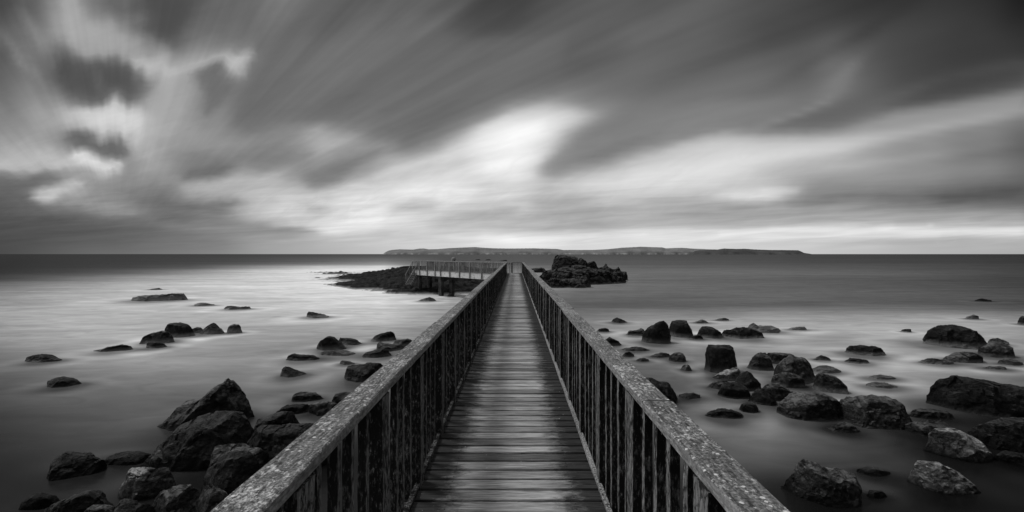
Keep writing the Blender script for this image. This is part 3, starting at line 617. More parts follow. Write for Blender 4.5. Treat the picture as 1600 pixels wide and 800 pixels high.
# ------------------------------------------------------------------ the sea
SEA = {   # surface tone by distance row of the photo (foam on the water, plus edge darkening of the view painted into the tone)
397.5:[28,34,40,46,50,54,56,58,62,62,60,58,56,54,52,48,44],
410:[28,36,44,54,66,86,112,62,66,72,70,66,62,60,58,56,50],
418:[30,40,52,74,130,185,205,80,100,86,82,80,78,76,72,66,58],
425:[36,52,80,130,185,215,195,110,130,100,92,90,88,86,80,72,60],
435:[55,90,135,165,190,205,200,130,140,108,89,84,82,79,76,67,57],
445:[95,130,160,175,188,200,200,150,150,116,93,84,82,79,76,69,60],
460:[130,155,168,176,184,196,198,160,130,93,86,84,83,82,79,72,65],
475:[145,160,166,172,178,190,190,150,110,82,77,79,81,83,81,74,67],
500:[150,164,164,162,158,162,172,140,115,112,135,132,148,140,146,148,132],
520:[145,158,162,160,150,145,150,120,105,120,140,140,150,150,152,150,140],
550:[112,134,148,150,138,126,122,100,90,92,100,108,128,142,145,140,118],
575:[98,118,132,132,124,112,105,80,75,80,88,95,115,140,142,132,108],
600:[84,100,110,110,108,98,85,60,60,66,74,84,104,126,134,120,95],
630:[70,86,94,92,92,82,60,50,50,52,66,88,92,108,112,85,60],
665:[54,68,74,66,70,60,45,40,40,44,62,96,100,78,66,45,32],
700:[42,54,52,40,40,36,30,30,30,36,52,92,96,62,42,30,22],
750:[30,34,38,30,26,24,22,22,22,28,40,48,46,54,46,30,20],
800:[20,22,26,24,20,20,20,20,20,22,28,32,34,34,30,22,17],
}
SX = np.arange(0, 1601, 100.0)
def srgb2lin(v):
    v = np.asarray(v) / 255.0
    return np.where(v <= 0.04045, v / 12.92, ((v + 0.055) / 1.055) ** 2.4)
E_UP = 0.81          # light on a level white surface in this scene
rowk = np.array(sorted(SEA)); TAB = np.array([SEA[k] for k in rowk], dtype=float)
def foam_and_edge_dark_at(X, Y):
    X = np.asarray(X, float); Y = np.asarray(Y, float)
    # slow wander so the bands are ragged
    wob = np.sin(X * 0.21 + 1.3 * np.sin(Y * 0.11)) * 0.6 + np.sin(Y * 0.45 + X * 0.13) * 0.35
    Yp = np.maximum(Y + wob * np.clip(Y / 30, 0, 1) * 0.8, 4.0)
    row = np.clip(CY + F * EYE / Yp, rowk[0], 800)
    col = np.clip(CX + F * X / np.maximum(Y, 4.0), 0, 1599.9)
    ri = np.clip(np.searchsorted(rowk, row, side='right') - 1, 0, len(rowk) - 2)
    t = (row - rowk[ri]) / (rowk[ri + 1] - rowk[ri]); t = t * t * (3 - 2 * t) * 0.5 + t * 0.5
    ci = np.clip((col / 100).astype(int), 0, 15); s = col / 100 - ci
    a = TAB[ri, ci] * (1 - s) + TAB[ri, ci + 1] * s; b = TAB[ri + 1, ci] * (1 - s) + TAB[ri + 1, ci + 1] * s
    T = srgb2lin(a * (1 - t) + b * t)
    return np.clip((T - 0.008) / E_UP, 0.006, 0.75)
def build_sea():
    ang = np.concatenate([np.linspace(-62, 62, 520), np.linspace(66, 294, 58)])
    rad = np.exp(np.linspace(math.log(2.0), math.log(90.0), 430)); rad = np.concatenate([rad, np.exp(np.linspace(math.log(92.0), math.log(90000.0), 90))])
    A, R = np.meshgrid(np.radians(ang), rad)
    X, Y = R * np.sin(A), R * np.cos(A)
    foam = foam_and_edge_dark_at(X, np.where(Y > 0, Y, 4.0))
    # drowned rock and the rocks' dark reflections, both painted into the foam colour
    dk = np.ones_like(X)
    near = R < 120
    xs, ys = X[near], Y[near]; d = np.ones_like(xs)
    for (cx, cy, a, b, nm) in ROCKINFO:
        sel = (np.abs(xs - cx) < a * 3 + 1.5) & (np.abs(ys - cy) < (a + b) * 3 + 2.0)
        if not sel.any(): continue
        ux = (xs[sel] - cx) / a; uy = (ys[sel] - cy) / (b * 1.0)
        uy = np.where(uy < 0, uy * 0.55, uy)  # stretched towards the viewer, as a painted reflection
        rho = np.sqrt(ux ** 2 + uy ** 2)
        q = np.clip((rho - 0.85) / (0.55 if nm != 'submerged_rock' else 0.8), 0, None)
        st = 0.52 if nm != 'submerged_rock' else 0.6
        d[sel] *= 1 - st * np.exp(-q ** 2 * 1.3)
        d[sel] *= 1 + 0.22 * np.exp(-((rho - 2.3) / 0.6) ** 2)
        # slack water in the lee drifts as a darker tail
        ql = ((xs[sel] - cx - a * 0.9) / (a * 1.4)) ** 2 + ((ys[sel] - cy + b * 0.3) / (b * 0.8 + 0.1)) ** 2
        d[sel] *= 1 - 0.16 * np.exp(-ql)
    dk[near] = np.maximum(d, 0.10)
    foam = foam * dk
    verts = np.stack([X.ravel(), Y.ravel(), np.zeros(X.size)], 1)
    nr, na = X.shape
    i = np.arange(nr - 1)[:, None] * na; j = np.arange(na)[None, :]; j2 = (j + 1) % na
    fc = np.stack([i + j, i + j2, i + na + j2, i + na + j], -1).reshape(-1, 4)
    fc = fc[:, ::-1]
    c = len(verts); verts = np.vstack([verts, [[0, 0, 0]]])
    me = bpy.data.meshes.new('sea')
    tri = [[int(c), int((k + 1) % na), int(k)] for k in range(na)]
    me.from_pydata(verts.tolist(), [], fc.tolist() + tri); me.update()
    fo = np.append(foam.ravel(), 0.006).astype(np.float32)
    at = me.attributes.new('foam', 'FLOAT', 'POINT'); at.data.foreach_set('value', fo)  # foam, with edge darkening and rock reflections painted in
    me.materials.append(M_SEA)
    me.polygons.foreach_set('use_smooth', [True] * len(me.polygons))
    o = bpy.data.objects.new('sea', me); COL.objects.link(o)
    tag(o, 'smooth misty grey sea stretching to the horizon', kind='structure')
    if o.data.polygons[0].normal.z < 0: o.data.flip_normals()
build_sea()

# ------------------------------------------------------------------ far land
def headland(name, label, ol, Y0, mat, seed):
    xs = np.arange(ol[0][0], ol[-1][0] + 0.5, 1.0)
    ox, oy = [p[0] for p in ol], [p[1] for p in ol]
    prof = [(-30, -0.06), (0, 0.0), (20, 0.30), (45, 0.42), (160, 0.6), (350, 0.82), (600, 1.0), (1100, 0.7), (1800, -0.05)]
    V = []; Fc = []; n = len(prof)
    for i, x in enumerate(xs):
        for (dy, k) in prof:
            Yc = Y0 + 600
            h = max(0.0, EYE + (CY - np.interp(x, ox, oy)) / F * Yc)
            nz = mn.noise(Vector((x * 0.08, k * 3, seed))) * 0.10 + mn.noise(Vector((x * 0.35, k * 5, seed))) * 0.07
            kk = k * (1 + (nz if 0 < k < 0.95 else nz * 0.25))
            yy = Y0 + dy + 60 * mn.noise(Vector((x * 0.05, seed, 0)))
            V.append(((x - CX) / F * yy, yy, h * kk if k > 0 else -3 + (3.2 if k == 0 else 0)))
    for i in range(len(xs) - 1):
        for j in range(n - 1):
            a = i * n + j; Fc.append([a, a + n, a + n + 1, a + 1])
    Fc.append([j for j in range(n)]); e = (len(xs) - 1) * n; Fc.append([e + j for j in range(n - 1, -1, -1)])
    o = mesh_obj(name, V, Fc, mat, smooth=40)
    tag(o, label, kind='structure')
headland('far_hills', 'long low grey headland on the horizon with pale cliffs at its foot',
 [(598,397),(603,393.5),(607,391.5),(612,390.5),(625,389.5),(645,390),(655,388.5),(662,388.2),(670,389.5),(685,389),(700,387.8),(735,386.2),(742,386),(770,388),(800,388.3),(835,388),(870,389),(880,390.5),(925,390.5),(950,389.3),(972,387),(1000,385.5),(1035,386.5),(1040,388),(1065,387.2),(1085,388.5),(1110,389.5),(1150,391),(1200,392),(1240,394),(1262,397)],
 6400, mat_land('hazy_grassland', 0.13, 0.18, 0.46), 3.0)
headland('near_hills', 'darker low headland in front of the right end of the long one',
 [(1080,397),(1085,392.5),(1092,391),(1105,390.5),(1120,390),(1131,388.3),(1150,389),(1160,388.5),(1180,389.8),(1200,390.5),(1225,390.7),(1247,391),(1252,393),(1256,395),(1268,396.9)],
 4300, mat_land('dark_heath', 0.045, 0.075, 0.09), 9.0)

# ------------------------------------------------------------------ rocks
def rock_geo(ol, base, dr, seed, nx=None, na=None, sink=0.35, rough=1.0, chis=True, yoff=0.0):
    rnd = random.Random(seed)
    Yb = Yof(base) + yoff
    x0, x1 = ol[0][0], ol[-1][0]
    wpx = x1 - x0
    nx = nx or int(min(90, max(20, wpx * 0.75))); na = na or int(min(48, max(19, wpx * 0.45)))
    w = wpx / F * Yb; dep = w * dr
    Yc = Yb + dep * 0.42
    # arc-length resample of the outline
    pts = [((p[0] - CX) / F * Yc, EYE - (p[1] - CY) / F * Yc) for p in ol]
    L = [0.0]
    for a, b in zip(pts, pts[1:]): L.append(L[-1] + math.hypot(b[0] - a[0], b[1] - a[1]))
    V = []; Fc = []
    S = w
    off = Vector((rnd.uniform(0, 90), rnd.uniform(0, 90), rnd.uniform(0, 90)))
    zmax = max(p[1] for p in pts)
    # broken faces: a few stations across, each with its own cross-section corners, joined straight
    M = rnd.randint(2, 4)
    us = [0.0] + sorted(rnd.uniform(0.12, 0.88) for _ in range(M)) + [1.0]
    steep = rnd.uniform(0.0, 1.0)
    sec = []
    for _ in us:
        k1 = (-rnd.uniform(0.66, 1.0), rnd.uniform(0.25, 0.62) + 0.18 * steep)
        k2 = (-rnd.uniform(0.10, 0.60) - 0.2 * steep, rnd.uniform(0.74, 0.97))
        kr = (rnd.uniform(-0.05, 0.25), 1.0)
        k3 = (rnd.uniform(0.45, 0.75), rnd.uniform(0.65, 0.92))
        sec.append([(-1.0 - 0.25 * rnd.random(), -1.0), (-1.0, 0.0), k1, k2, kr, k3, (1.0, 0.0), (1.15, -1.0)])
    nk = len(sec[0]) - 1
    share = [1, 4, 4, 3, 3, 3, 1]; tot = sum(share)
    cnt = [max(1, round(q * na / tot)) for q in share]
    na = sum(cnt) + 1
    sk = min(1, S) * sink
    ls = [L[-1] * i / (nx - 1) for i in range(nx)]
    for q in L[1:-1]:
        k = min(range(1, nx - 1), key=lambda j: abs(ls[j] - q)); ls[k] = q
    ls.sort()
    for i in range(nx):
        l = ls[i]
        X = np.interp(l, L, [p[0] for p in pts]); X += (X - (pts[0][0] + pts[-1][0]) / 2) * 0.06; Z = max(0.02, np.interp(l, L, [p[1] for p in pts]))
        u = (X - pts[0][0] + 0.03 * w) / max(1e-6, (pts[-1][0] - pts[0][0]) * 1.06); u = min(max(u, 0), 1)
        m_ = max(0, min(len(us) - 2, sum(1 for q in us if q <= u) - 1)); tu = (u - us[m_]) / max(1e-6, us[m_ + 1] - us[m_])
        pr = [(p0[0] + (p1[0] - p0[0]) * tu, p0[1] + (p1[1] - p0[1]) * tu) for p0, p1 in zip(sec[m_], sec[m_ + 1])]
        dloc = dep * 0.5 * (0.45 + 0.55 * min(1.0, 2.4 * u, 2.4 * (1 - u)) ** 0.8)
        for k in range(nk):
            for c_ in range(cnt[k] + (1 if k == nk - 1 else 0)):
                f = c_ / cnt[k]
                y = pr[k][0] + (pr[k + 1][0] - pr[k][0]) * f; z = pr[k][1] + (pr[k + 1][1] - pr[k][1]) * f
                V.append(Vector((X, Yc + y * dloc, z * Z if z > 0 else z * sk)))
    if chis:
        cen = Vector((sum(v.x for v in V) / len(V), Yc, zmax * 0.35))
        for k in range(rnd.randint(6, 9)):
            az = rnd.uniform(-math.pi, 0)
            n = Vector((math.cos(az) * 0.8, math.sin(az), rnd.uniform(-0.1, 0.5))).normalized()
            mx = max((v - cen).dot(n) for v in V)
            lim = mx * rnd.uniform(0.55, 0.86)
            for v in V:
                dd = (v - cen).dot(n)
                if dd > lim:
                    sh = n * (dd - lim) * 1.0
                    v -= Vector((sh.x * 0.6, sh.y, sh.z * 0.3))
    for v in V:
        q = (v + off)
        f1 = 2.2 / S; f2 = 6.0 / S; f3 = 15 / S; f4 = 34 / S
        d = mn.noise_vector(q * f1) * 0.016 * S + mn.noise_vector(q * f2) * 0.010 * S
        r = (0.5 - abs(mn.noise(q * f2 * 0.8))) * 0.028 * S
        d3 = mn.noise_vector(q * f3) * 0.014 * S + mn.noise_vector(q * f4) * 0.008 * S
        d = (d + d3) * rough
        c1 = mn.voronoi(q * (3.2 / S))[1][0]; c2 = mn.voronoi(q * (8.5 / S))[1][0]
        d += mn.cell_vector(c1 * 7.3) * 0.034 * S - Vector((.017, .017, .010)) * S
        d += mn.cell_vector(c2 * 5.1) * 0.018 * S - Vector((.009, .009, .009)) * S
        v.x += d.x * 0.7; v.y += d.y + (-r if v.y < Yc else r) ; v.z += d.z * 0.6 + (r - 0.012 * S) * 0.4
    for i in range(nx - 1):
        for j in range(na - 1):
            a = i * na + j; Fc.append([a, a + na, a + na + 1, a + 1])
    Fc.append(list(range(0, na))); e = (nx - 1) * na; Fc.append([e + j for j in range(na - 1, -1, -1)])
    Fc.append([i * na for i in range(nx - 1, -1, -1)] + [i * na + na - 1 for i in range(nx)])
    return V, Fc
for k, (nm, lb, ol, base, dr, mt, wf) in enumerate(ROCKS):
    V, Fc = rock_geo(ol, base, dr, 100 + k * 7, rough=1.0 if nm != 'submerged_rock' else 0.6)
    cx, cy, a, b, _ = ROCKINFO[k]
    org = Vector((cx, cy, 0))
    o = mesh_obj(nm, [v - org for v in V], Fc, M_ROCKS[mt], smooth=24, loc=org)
    fo = float(foam_and_edge_dark_at(cx, cy))
    hgt = max(v.z for v in V)
    o['wash'] = fo * (0.52 if nm != 'submerged_rock' else 0.6)
    o['wash_height'] = max(0.04, hgt * wf * (1.9 if nm == 'ledge' else 1.15 if base < 620 else 0.7)) if nm != 'submerged_rock' else hgt * 1.5
    tag(o, lb, 'ledge' if nm == 'ledge' else ('boulder' if nm == 'boulder' else 'rock'), 'rocks standing in the misty water')

# ------------------------------------------------------------------ islets
def right_islet():
    parts = [
     ([(859,442),(858,424),(857,414),(858,403),(862,401),(872,399),(884,400),(894,400),(900,401),(903,405),(905,412),(910,440)], 443, 0.9, 1),
     ([(898,440),(900,408),(908,403),(914,407),(918,412),(922,409),(926,407),(929,410),(932,416),(937,425),(940,442)], 442, 0.8, 2),
     ([(922,440),(930,424),(936,419),(944,417),(947,413),(951,418),(957,421),(962,419),(966,416),(969,421),(973,430),(976,440)], 441, 0.7, 3),
     ([(956,440),(961,431),(966,425),(972,424),(978,425),(980,430),(980,440)], 438, 0.9, 4),
     ([(840,442),(842,433),(847,428),(853,424),(860,422),(868,421),(884,423),(897,426),(908,431),(920,438)], 446, 0.5, 5),
     ([(862,446),(868,440),(880,436),(893,434),(905,432),(916,432),(926,436),(932,446)], 450, 0.5, 6),
     ([(848,440),(856,436),(866,434),(876,436),(884,442)], 450, 0.6, 7),
     ([(850,436),(862,424),(885,416),(905,414),(925,420),(945,423),(962,427),(979,433)], 445, 0.5, 8),
    ]
    V, Fc = [], []
    for (ol, base, dr, sd) in parts:
        v, f = rock_geo(ol, base, dr, 900 + sd, nx=80, na=44, rough=2.2, sink=1.0)
        b = len(V); V += v; Fc += [[b + q for q in ff] for ff in f]
    org = Vector((8.5, 62, 0))
    o = mesh_obj('rocky_islet', [v - org for v in V], Fc, M_ROCKS['m2'], smooth=25, loc=org)
    o['wash'] = 0.10; o['wash_height'] = 0.35
    tag(o, 'craggy dark rock islet with jagged top right of the walkway end', 'islet')
M_ROCKS['m2'] = mat_rock('craggy_islet_rock', 0.006, 0.030, 0.10, 21.0, 0.6, 0.05, 0.6)
right_islet()

def left_islet():
    nx, ny = 300, 150
    V = []; Fc = []; W = []
    for j in range(ny):
        for i in range(nx):
            px = 470 + 345 * i / (nx - 1)             # bearing fan keeps detail even across the reef
            Y = 43 + 62 * (j / (ny - 1)) ** 1.15
            X = (px - CX) / F * Y
            # front shoreline nearer on the right, reef tapers to the left
            ys = float(np.interp(px, [470, 500, 560, 600, 640, 700, 760, 815], [72, 64, 53, 49, 47.0, 46.5, 48, 52]))
            front = (Y - ys)
            back = (float(np.interp(px, [470, 520, 600, 700, 815], [80, 92, 100, 90, 75])) - Y)
            rise = float(np.interp(px, [470, 500, 540, 590, 640, 700, 760, 815], [-0.5, -0.22, 0.05, 0.6, 1.9, 2.5, 2.0, 1.3]))
            e = min(1.0, max(-0.6, front / 13.0)) ; e2 = min(1.0, max(-0.6, back / 12.0))
            h = rise * min(e, e2) if rise > 0 else rise
            h += 0.02
            al, ac = X * 0.90 + Y * 0.44, -X * 0.44 + Y * 0.90
            q = Vector((al * 0.07, ac * 0.42, 0.3))
            n = mn.noise(q) * 0.6 + mn.noise(Vector((al * 0.16, ac * 1.1, 3))) * 0.34 + mn.noise(Vector((al * 0.5, ac * 2.4, 6))) * 0.16
            h += n * (0.85 + 0.30 * max(0, rise))
            # bedding steps
            st = 0.30; k = h / st + mn.noise(Vector((X * 0.3, Y * 0.3, 4))) * 0.6
            fr = k - math.floor(k); fr = min(1, max(0, (fr - 0.62) / 0.30))
            h = 0.4 * h + 0.6 * (math.floor(k) + fr) * st
            h += mn.noise(Vector((al * 0.9, ac * 3.0, 7))) * 0.14
            if front < 0: h = min(h, front * 0.22 + 0.35 * n)
            h = min(h, 2.1 + 0.1 * n)
            V.append((X + 18, Y - 62, h))
    for j in range(ny - 1):
        for i in range(nx - 1):
            a = j * nx + i; Fc.append([a, a + 1, a + nx + 1, a + nx])
    o = mesh_obj('rock_reef', V, Fc, M_ROCKS['r'], smooth=30, loc=(-18, 62, 0))
    o['wash'] = 0.30; o['wash_height'] = 0.26
    tag(o, 'broad dark layered reef rising out of white foam under the stairs and pier leg', 'reef')
M_ROCKS['r'] = mat_rock('layered_reef_rock', 0.003, 0.014, 0.07, 31.0, 0.35, 0.03, 0.7)
left_islet()
for (lb, ol, base) in [('low dark skerry just above the pier leg handrail, left one of three at sea', [(742,406.2),(745,405),(748,404.8),(751,406)], 406.3),
                       ('low dark skerry just above the pier leg handrail, middle one of three', [(758,406.5),(761,405.2),(764,404.9),(768,406.4)], 406.6),
                       ('low dark skerry near the walkway corner, right one of three', [(780,407.6),(785,406.6),(790,406),(794,407.5)], 407.7)]:
    V, Fc = rock_geo(ol, base, 0.5, int(base * 10), nx=20, na=12, sink=0.5)
    o = mesh_obj('skerry', V, Fc, M_ROCKS['d'], smooth=30)
    o['wash'] = 0.03; o['wash_height'] = 0.05
    tag(o, lb, 'skerry', 'skerries beyond the pier leg')
for (lb, ol, base) in [('low ledge of rock awash left of the craggy islet, nearer one', [(832,424),(838,420),(846,418),(852,420),(858,424)], 426),
                       ('low ledge of rock awash left of the craggy islet, farther and thinner one', [(824,421),(832,419.5),(840,419),(846,421)], 422)]:
    V, Fc = rock_geo(ol, base, 0.4, int(base * 3), nx=30, na=14, sink=0.5)
    o = mesh_obj('ledge', V, Fc, M_ROCKS['d'], smooth=30)
    o['wash'] = 0.1; o['wash_height'] = 0.2
    tag(o, lb, 'ledge', 'rocks standing in the misty water')

# ------------------------------------------------------------------ walkway
rnd = random.Random(5)
Y_END = 39.8
POST_Y = [1.49 + 0.93 * k for k in range(-4, 41)]
def long_box(mb, c0, c1, up, wid, hgt, seg=0.12, jit=0.002, ch=0.006, tone=0.5):
    """a worn board from c0 to c1 (centre of its top face), wid across, hgt thick, with slightly wandering edges"""
    c0, c1 = Vector(c0), Vector(c1); d = (c1 - c0); L = d.length; d.normalize()
    side = d.cross(Vector(up)).normalized(); upv = side.cross(d).normalized()
    n = max(2, int(L / seg)); b0 = len(mb.v)
    for i in range(n + 1):
        c = c0 + d * L * i / n
        j = [rnd.uniform(-jit, jit) for _ in range(8)]
        pr = [(-wid/2 + ch, 0), (wid/2 - ch, 0), (wid/2, -ch), (wid/2, -hgt + ch), (wid/2 - ch, -hgt), (-wid/2 + ch, -hgt), (-wid/2, -hgt + ch), (-wid/2, -ch)]
        for k, (p, q) in enumerate(pr):
            mb.v.append(c + side * (p + j[k]) + upv * (q + j[(k + 3) % 8] * 0.5)); mb.a.append(tone)
    for i in range(n):
        for k in range(8):
            a = b0 + i * 8 + k; b = b0 + i * 8 + (k + 1) % 8
            mb.f.append([a, b, b + 8, a + 8])
    mb.f.append([b0 + k for k in range(7, -1, -1)]); e = b0 + n * 8; mb.f.append([e + k for k in range(8)])

def walkway():
    root = empty('footbridge', (0, 18, DECK))
    tag(root, 'long straight weathered plank walkway running out over the water between two railings', 'footbridge')
    org = Vector((0, 18, DECK))
    mb = MB(); y = -2.9
    pitch = 0.151
    while y < Y_END + 0.1:
        tone = min(1, max(0, rnd.gauss(0.5, 0.24)))
        xl, xr = -0.80 + rnd.uniform(-0.012, 0.012), 0.70 + rnd.uniform(-0.012, 0.012)
        w = pitch - rnd.uniform(0.010, 0.020); zt = DECK + rnd.uniform(-0.0025, 0.0025); tl = rnd.uniform(-0.002, 0.002)
        b = len(mb.v); ch = 0.009; n = 7
        for i in range(n):
            X = xl + (xr - xl) * i / (n - 1)
            e0, e1 = rnd.uniform(-0.002, 0.002), rnd.uniform(-0.002, 0.002)
            for (p, q) in ((0 + e0, -0.038), (0 + e0, -ch), (ch, 0), (w / 2, 0.0012), (w - ch, 0), (w + e1, -ch), (w + e1, -0.038)):
                mb.v.append(Vector((X, y + p, zt + q + tl * (p / w - 0.5)))); mb.a.append(tone)
        for i in range(n - 1):
            for k in range(7):
                a = b + i * 7 + k; c = b + i * 7 + (k + 1) % 7
                mb.f.append([a, a + 7, c + 7, c])
        mb.f.append([b + k for k in range(7)]); mb.f.append([b + (n - 1) * 7 + k for k in range(6, -1, -1)])
        y += pitch
    mb.build('deck', M_DECK, root, org)
    for X in (-0.62, 0.55):
        m = MB(); m.box((X, (Y_END - 3) / 2, DECK - 0.16), (Y_END + 2.6, 0.10, 0.22), ax=(0, 1, 0), ay=(1, 0, 0), ch=0.004)
        m.build('beam', M_POST, root, org)
    for Y in (2.0, 9.0, 16.0, 23.0, 30.0, 37.0):
        m = MB(); m.box((-0.04, Y, DECK - 0.36), (1.7, 0.22, 0.18), ch=0.004); m.build('crossbeam', M_POST, root, org)
        for X in (-0.55, 0.48):
            m = MB(); m.box((X, Y, (DECK - 0.45 - 1.2) / 2), (DECK - 0.45 + 1.2, 0.24, 0.24), ax=(0, 0, 1), ay=(0, 1, 0), az=(1, 0, 0), ch=0.03)
            m.build('pile', M_POST, root, org)
    return root
walkway()

BAL = []
def two_faced(o, mb, m2):  # second colour for the walking side, carrying its painted light
    o.data.materials.append(m2)
    for i in range(mb.n): o.data.polygons[i * 4 + mb.inner].material_index = 1
def baluster_mesh(h, w, d, k, inner_side=1):
    mb = MB(); r = random.Random(k)
    n = 9
    for i in range(n + 1):
        z = h * i / n
        for (p, q) in ((-w/2, -d/2), (w/2, -d/2), (w/2, d/2), (-w/2, d/2)):
            mb.v.append(Vector((p + r.uniform(-.0022, .0022), q + r.uniform(-.0022, .0022), z))); mb.a.append(.5)
    for i in range(n):
        for k2 in range(4):
            a = i * 4 + k2; b = i * 4 + (k2 + 1) % 4; mb.f.append([a, b, b + 4, a + 4])
    mb.f.append([3, 2, 1, 0]); mb.f.append([n*4, n*4+1, n*4+2, n*4+3])
    mb.inner = 2 if inner_side > 0 else 0
    mb.n = n
    return mb
def railing(name, label, group, P, Q, inner, posts, h_rail=0.95, rail_w=0.14, rail_t=0.05, joints=(), nb=4, post_in=0.0, post_w=0.07, post_d=0.12,
            bal_off=0.0, kerb=True, post_down=0.28, mat_up=None, bal_w=0.040, foot_off=0.0, zs=(DECK, DECK), near_first=True, rail_off=0.0, end_z_rail=None, bot=None):
    """P,Q: line of the inner rail edge (2D); inner: unit vector pointing to the walking side"""
    P, Q = Vector(P), Vector(Q); d = (Q - P); L = d.length; d.normalize(); inn = Vector(inner).normalized()
    mat_up = mat_up or M_POST
    org = Vector((P.x, P.y, zs[0])); root = empty(name, org); tag(root, label, 'railing', group)
    def at(s, off, z): return Vector((P.x + d.x * s - inn.x * off, P.y + d.y * s - inn.y * off, z))
    zat = lambda s: zs[0] + (zs[1] - zs[0]) * s / L
    ang = math.atan2(d.y, d.x)
    isd = 1 if (d.x * inn.y - d.y * inn.x) > 0 else -1
    cuts = [0.0] + [j for j in joints if 0.2 < j < L - 0.2] + [L]
    for a, b in zip(cuts, cuts[1:]):
        m = MB(); ox, oz = rnd.uniform(-.008, .008), rnd.uniform(-.005, .005); ww = rail_w + rnd.uniform(-.006, .006)
        long_box(m, at(a + .004, rail_off + rail_w / 2 + ox, zat(a) + h_rail + rail_t + oz), at(b - .004, rail_off + rail_w / 2 + ox + rnd.uniform(-.003, .003), zat(b) + h_rail + rail_t + oz + rnd.uniform(-.002, .002)), (0, 0, 1), ww, rail_t, jit=0.0022)
        m.build('handrail', M_RAIL, root, org)
    if kerb:
        m = MB(); long_box(m, at(0, foot_off + 0.016, zat(0) + 0.045), at(L, foot_off + 0.016, zat(L) + 0.045), (0, 0, 1), 0.032, 0.035, seg=0.3, jit=0.003, ch=0.003)
        m.build('bottom_rail', M_RAIL if kerb is True else kerb, root, org)
    hp = h_rail + post_down
    pm = baluster_mesh(hp, post_d, post_w, 7, isd); p0 = None
    for s in posts:
        if p0 is None:
            o = mesh_obj('post', pm.v, pm.f, mat_up, root, attrs={'tone': pm.a}); p0 = o; two_faced(o, pm, M_LIT_TONE if mat_up is M_POST else mat_up)
        else:
            o = p0.copy(); COL.objects.link(o); o.parent = root
        o.location = at(s, post_in + post_w / 2, zat(s) - post_down) - org
        o.rotation_euler = (rnd.uniform(-.004, .004), rnd.uniform(-.004, .004), ang + rnd.uniform(-.03, .03))
    hb = h_rail - 0.01
    spots = []
    for a, b in zip(posts, posts[1:]):
        for k in range(nb):
            spots.append(a + (b - a) * (k + 1) / (nb + 1) + rnd.uniform(-.012, .012))
    if not near_first: spots = spots[::-1]
    protos = []
    stuff = MB()
    for i, s in enumerate(spots):
        loc = at(s, foot_off + 0.036 + bal_off + bal_w / 2, zat(s) + 0.005)
        if i < 100:
            if len(protos) < 4:
                bm_ = baluster_mesh(hb, bal_w, bal_w, 20 + i, isd)
                o = mesh_obj('baluster', bm_.v, bm_.f, mat_up, root, attrs={'tone': bm_.a}); protos.append(o); two_faced(o, bm_, M_LIT_TONE if mat_up is M_POST else mat_up)
            else:
                o = protos[rnd.randrange(4)].copy(); COL.objects.link(o); o.parent = root
            o.location = loc - org; o.rotation_euler = (rnd.uniform(-.006, .006), rnd.uniform(-.006, .006), ang + rnd.uniform(-.06, .06))
        else:
            t = Vector((rnd.uniform(-.006, .006), rnd.uniform(-.006, .006), 1)).normalized()
            stuff.box(loc + Vector((0, 0, hb / 2)), (hb, bal_w, bal_w), ax=t, ay=(d.x, d.y, 0), az=(-d.y, d.x, 0))
    if stuff.v:
        o = stuff.build('distant_balusters', mat_up, root, org); o['kind'] = 'stuff'
    return root
hz = 1.0 - 0.05
YS0 = -2.6
railing('railing', 'right hand wooden railing of the long walkway, its broad handrail blotched with lichen', 'railings of the long walkway',
        (0.613, YS0), (0.613, 40.0), (-1, 0), [y - YS0 for y in POST_Y] + [39.9 - YS0], joints=[2.18 - YS0 + 3.72 * k for k in range(0, 11)],
        rail_w=0.140, post_in=-0.006, bal_off=0.0, foot_off=-0.018, kerb=M_GREYPOST)
railing('railing', 'left hand wooden railing of the long walkway, its handrail overlooking the heaped boulders', 'railings of the long walkway',
        (-0.690, YS0), (-0.690, 38.3), (1, 0), [y - YS0 for y in POST_Y[:-1]], joints=[0.95 - YS0 + 3.72 * k for k in range(0, 11)],
        rail_w=0.143, post_in=-0.006, bal_off=0.0, foot_off=0.0, kerb=M_POST)

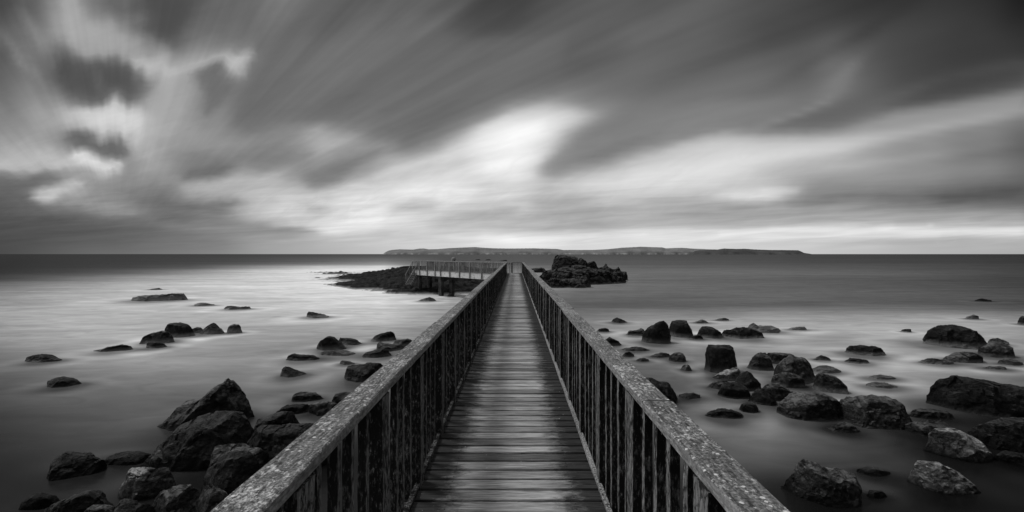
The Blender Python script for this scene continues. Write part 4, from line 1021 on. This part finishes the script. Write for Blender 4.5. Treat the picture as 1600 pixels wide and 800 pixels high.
# the leg that turns off to the left, its beams, piles, stairs and railings
dl = Vector((-10.27, 11.5)).normalized(); nl = Vector((-dl.y, dl.x)) * -1      # nl: towards the far side
nl = Vector((0.746, 0.666))
P0 = Vector((-0.78, 38.2)); LEG = 15.42; P1 = P0 + dl * LEG
Q0 = Vector((-0.29, 39.8)); Q1 = Q0 + dl * (LEG - (Q0 - P0).dot(dl))
def leg():
    org = Vector((P0.x, P0.y, DECK)); root = empty('footbridge', org)
    tag(root, 'far leg of the walkway turning left on dark piles, pale beam along its side', 'footbridge')
    mb = MB()
    n = int(LEG / 0.151)
    for i in range(-6, n):
        s0 = i * 0.151
        c = P0 + dl * (s0 + 0.075) + nl * 0.70
        mb.box((c.x, c.y, DECK - 0.02 + rnd.uniform(-.002, .002) - (0.006 if i < 3 else 0)), (1.60 if i >= 3 else 1.0, 0.142, 0.04), ax=(nl.x, nl.y, 0), ay=(dl.x, dl.y, 0), ch=0.005, tone=min(1, max(0, rnd.gauss(.5, .2))))
    mb.build('deck', M_DECK, root, org)
    for off, nm in ((-0.08, 'side_beam'), (1.46, 'side_beam')):
        m = MB(); a = P0 + nl * off; b = P1 + nl * off
        long_box(m, (a.x, a.y, DECK - 0.045), (b.x, b.y, DECK - 0.045), (0, 0, 1), 0.12, 0.50, seg=0.5, jit=0.004)
        m.build(nm, M_BEAM, root, org)
    m = MB(); a = P0 + nl * -0.15; b = P1 + nl * -0.15
    long_box(m, (a.x, a.y, DECK + 0.035), (b.x, b.y, DECK + 0.035), (0, 0, 1), 0.05, 0.055, seg=0.4, jit=0.003)
    m.build('edge_strip', M_RAIL, root, org)
    for t in (0.652, 0.93):
        for off in (0.05, 1.33):
            c = P0 + dl * LEG * t + nl * off
            m = MB(); top = DECK - 0.55
            m.box((c.x, c.y, (top - 1.5) / 2), (top + 1.5, 0.52, 0.34), ax=(0, 0, 1), ay=(dl.x, dl.y, 0), az=(nl.x, nl.y, 0), ch=0.03)
            m.build('pile', M_POST, root, org)
        m = MB(); c = P0 + dl * LEG * t + nl * 0.7
        m.box((c.x, c.y, DECK - 0.64), (1.7, 0.3, 0.16), ax=(nl.x, nl.y, 0), ay=(dl.x, dl.y, 0)); m.build('crossbeam', M_POST, root, org)
    return root
leg()
lp = [LEG * t for t in (0.0, 0.1, 0.2018, 0.3167, 0.4246, 0.5305, 0.6365, 0.7025, 0.802, 0.903, 0.995)]
railing('railing', 'near side railing of the far leg, pale posts nailed over the pale beam', 'railings of the far leg',
        P0, P1, nl, lp, h_rail=0.95, rail_w=0.12, nb=7, post_in=0.16, post_d=0.09, post_w=0.08, post_down=0.52, mat_up=M_GREYPOST, bal_w=0.034, foot_off=0.02, kerb=False, rail_off=0.06)
railing('railing', 'back railing of the far leg, seen through the near one', 'railings of the far leg',
        Q0, Q1, -nl, [s * 0.99 for s in np.linspace(0, (Q1 - Q0).length, 9)], h_rail=0.95, rail_w=0.12, nb=8, post_in=0.0, post_d=0.09, mat_up=M_GREYPOST, bal_w=0.055, kerb=M_GREYPOST)
railing('railing', 'short railing closing the far end of the long walkway', 'railings of the long walkway',
        (0.66, Y_END), (-0.29, Y_END), (0, -1), [0.04, 0.93], h_rail=0.95, rail_w=0.10, nb=7, post_in=0.0, post_d=0.12, bal_w=0.035, mat_up=M_GREYPOST, kerb=M_GREYPOST)

# stairs at the end of the leg
def stairs():
    top = P1 + dl * 0.02
    sd = Vector((-0.50, -0.866)).normalized()      # going down
    sd = Vector((-0.34, -0.94)).normalized()
    ss = Vector((-sd.y, sd.x))                      # across
    if ss.x > 0: ss = -ss
    # stairs leave from the end bay of the near side
    st = P1 + nl * -0.10 - dl * 0.05
    W = 0.62; run = 1.5; drop = 1.45; n = 8
    org = Vector((st.x, st.y, DECK)); root = empty('staircase', org)
    tag(root, 'small wooden flight of steps going down to the reef from the far leg', 'staircase')
    ss2 = -ss       # towards the near face of the leg
    for k in range(n):
        c = st + sd * (run * (k + 0.5) / n) + ss2 * (W / 2)
        m = MB(); m.box((c.x, c.y, DECK - drop * (k + 1) / n), (W, run / n * 0.9, 0.045), ax=(ss.x, ss.y, 0), ay=(sd.x, sd.y, 0), ch=0.004)
        m.build('step', M_RAIL, root, org)
    for off in (0.0, W):
        a = st + ss2 * off; b = a + sd * run
        m = MB(); long_box(m, (a.x, a.y, DECK - 0.02), (b.x, b.y, DECK - drop + 0.02), (0, 0, 1), 0.06, 0.24, seg=0.3)
        m.build('stringer', M_GREYPOST, root, org)
    for off, lb in ((-0.03, 'left handrail of the steps down to the reef'), (W + 0.03, 'right handrail of the steps down to the reef')):
        a = st + ss2 * off; b = a + sd * run
        railing('stair_railing', lb, 'handrails of the steps', a, b, (ss2 if off < 0 else ss), [0.05, run * .5, run - .05], h_rail=0.92, rail_w=0.06, rail_t=0.04, nb=2, post_in=-0.02, post_w=0.05, post_d=0.06,
                post_down=0.15, zs=(DECK, DECK - drop), kerb=False, mat_up=M_LIT_TONE, bal_w=0.03)
stairs()

# hooded post standing on the far side of the leg
def hood():
    Y = 50.0; X = (709.5 - CX) / F * Y; org = Vector((X, Y, 0.9))
    root = empty('mooring_lamp', org); root.name = 'hooded_post'
    tag(root, 'small rounded pale hood on a dark post rising behind the railing of the far leg', 'post')
    m = MB(); zt = 3.98
    m.box((X + 0.05, Y, (0.4 + zt - 0.25) / 2), (zt - 0.25 - 0.4, 0.16, 0.16), ax=(0, 0, 1), ay=(0, 1, 0), az=(1, 0, 0), ch=0.02)
    m.build('stem', M_POST, root, org)
    V, Fc = [], []; na, nr = 16, 6
    for i in range(nr):
        t = i / (nr - 1) * math.pi / 2
        for k in range(na):
            a = 2 * math.pi * k / na
            V.append((0.28 * math.cos(t) * math.cos(a) - (0.04 if i < 4 else 0), 0.22 * math.cos(t) * math.sin(a), 0.34 * math.sin(t) * 0.9 + zt - 0.42 - org.z - (0.08 if i == 0 and math.cos(a) < 0 else 0)))
    for i in range(nr - 1):
        for k in range(na):
            Fc.append([i*na+k, i*na+(k+1) % na, (i+1)*na+(k+1) % na, (i+1)*na+k])
    Fc.append([k for k in range(na - 1, -1, -1)])
    mesh_obj('hood', V, Fc, mat_plain('faded_paint', 0.15), root, smooth=60)
hood()
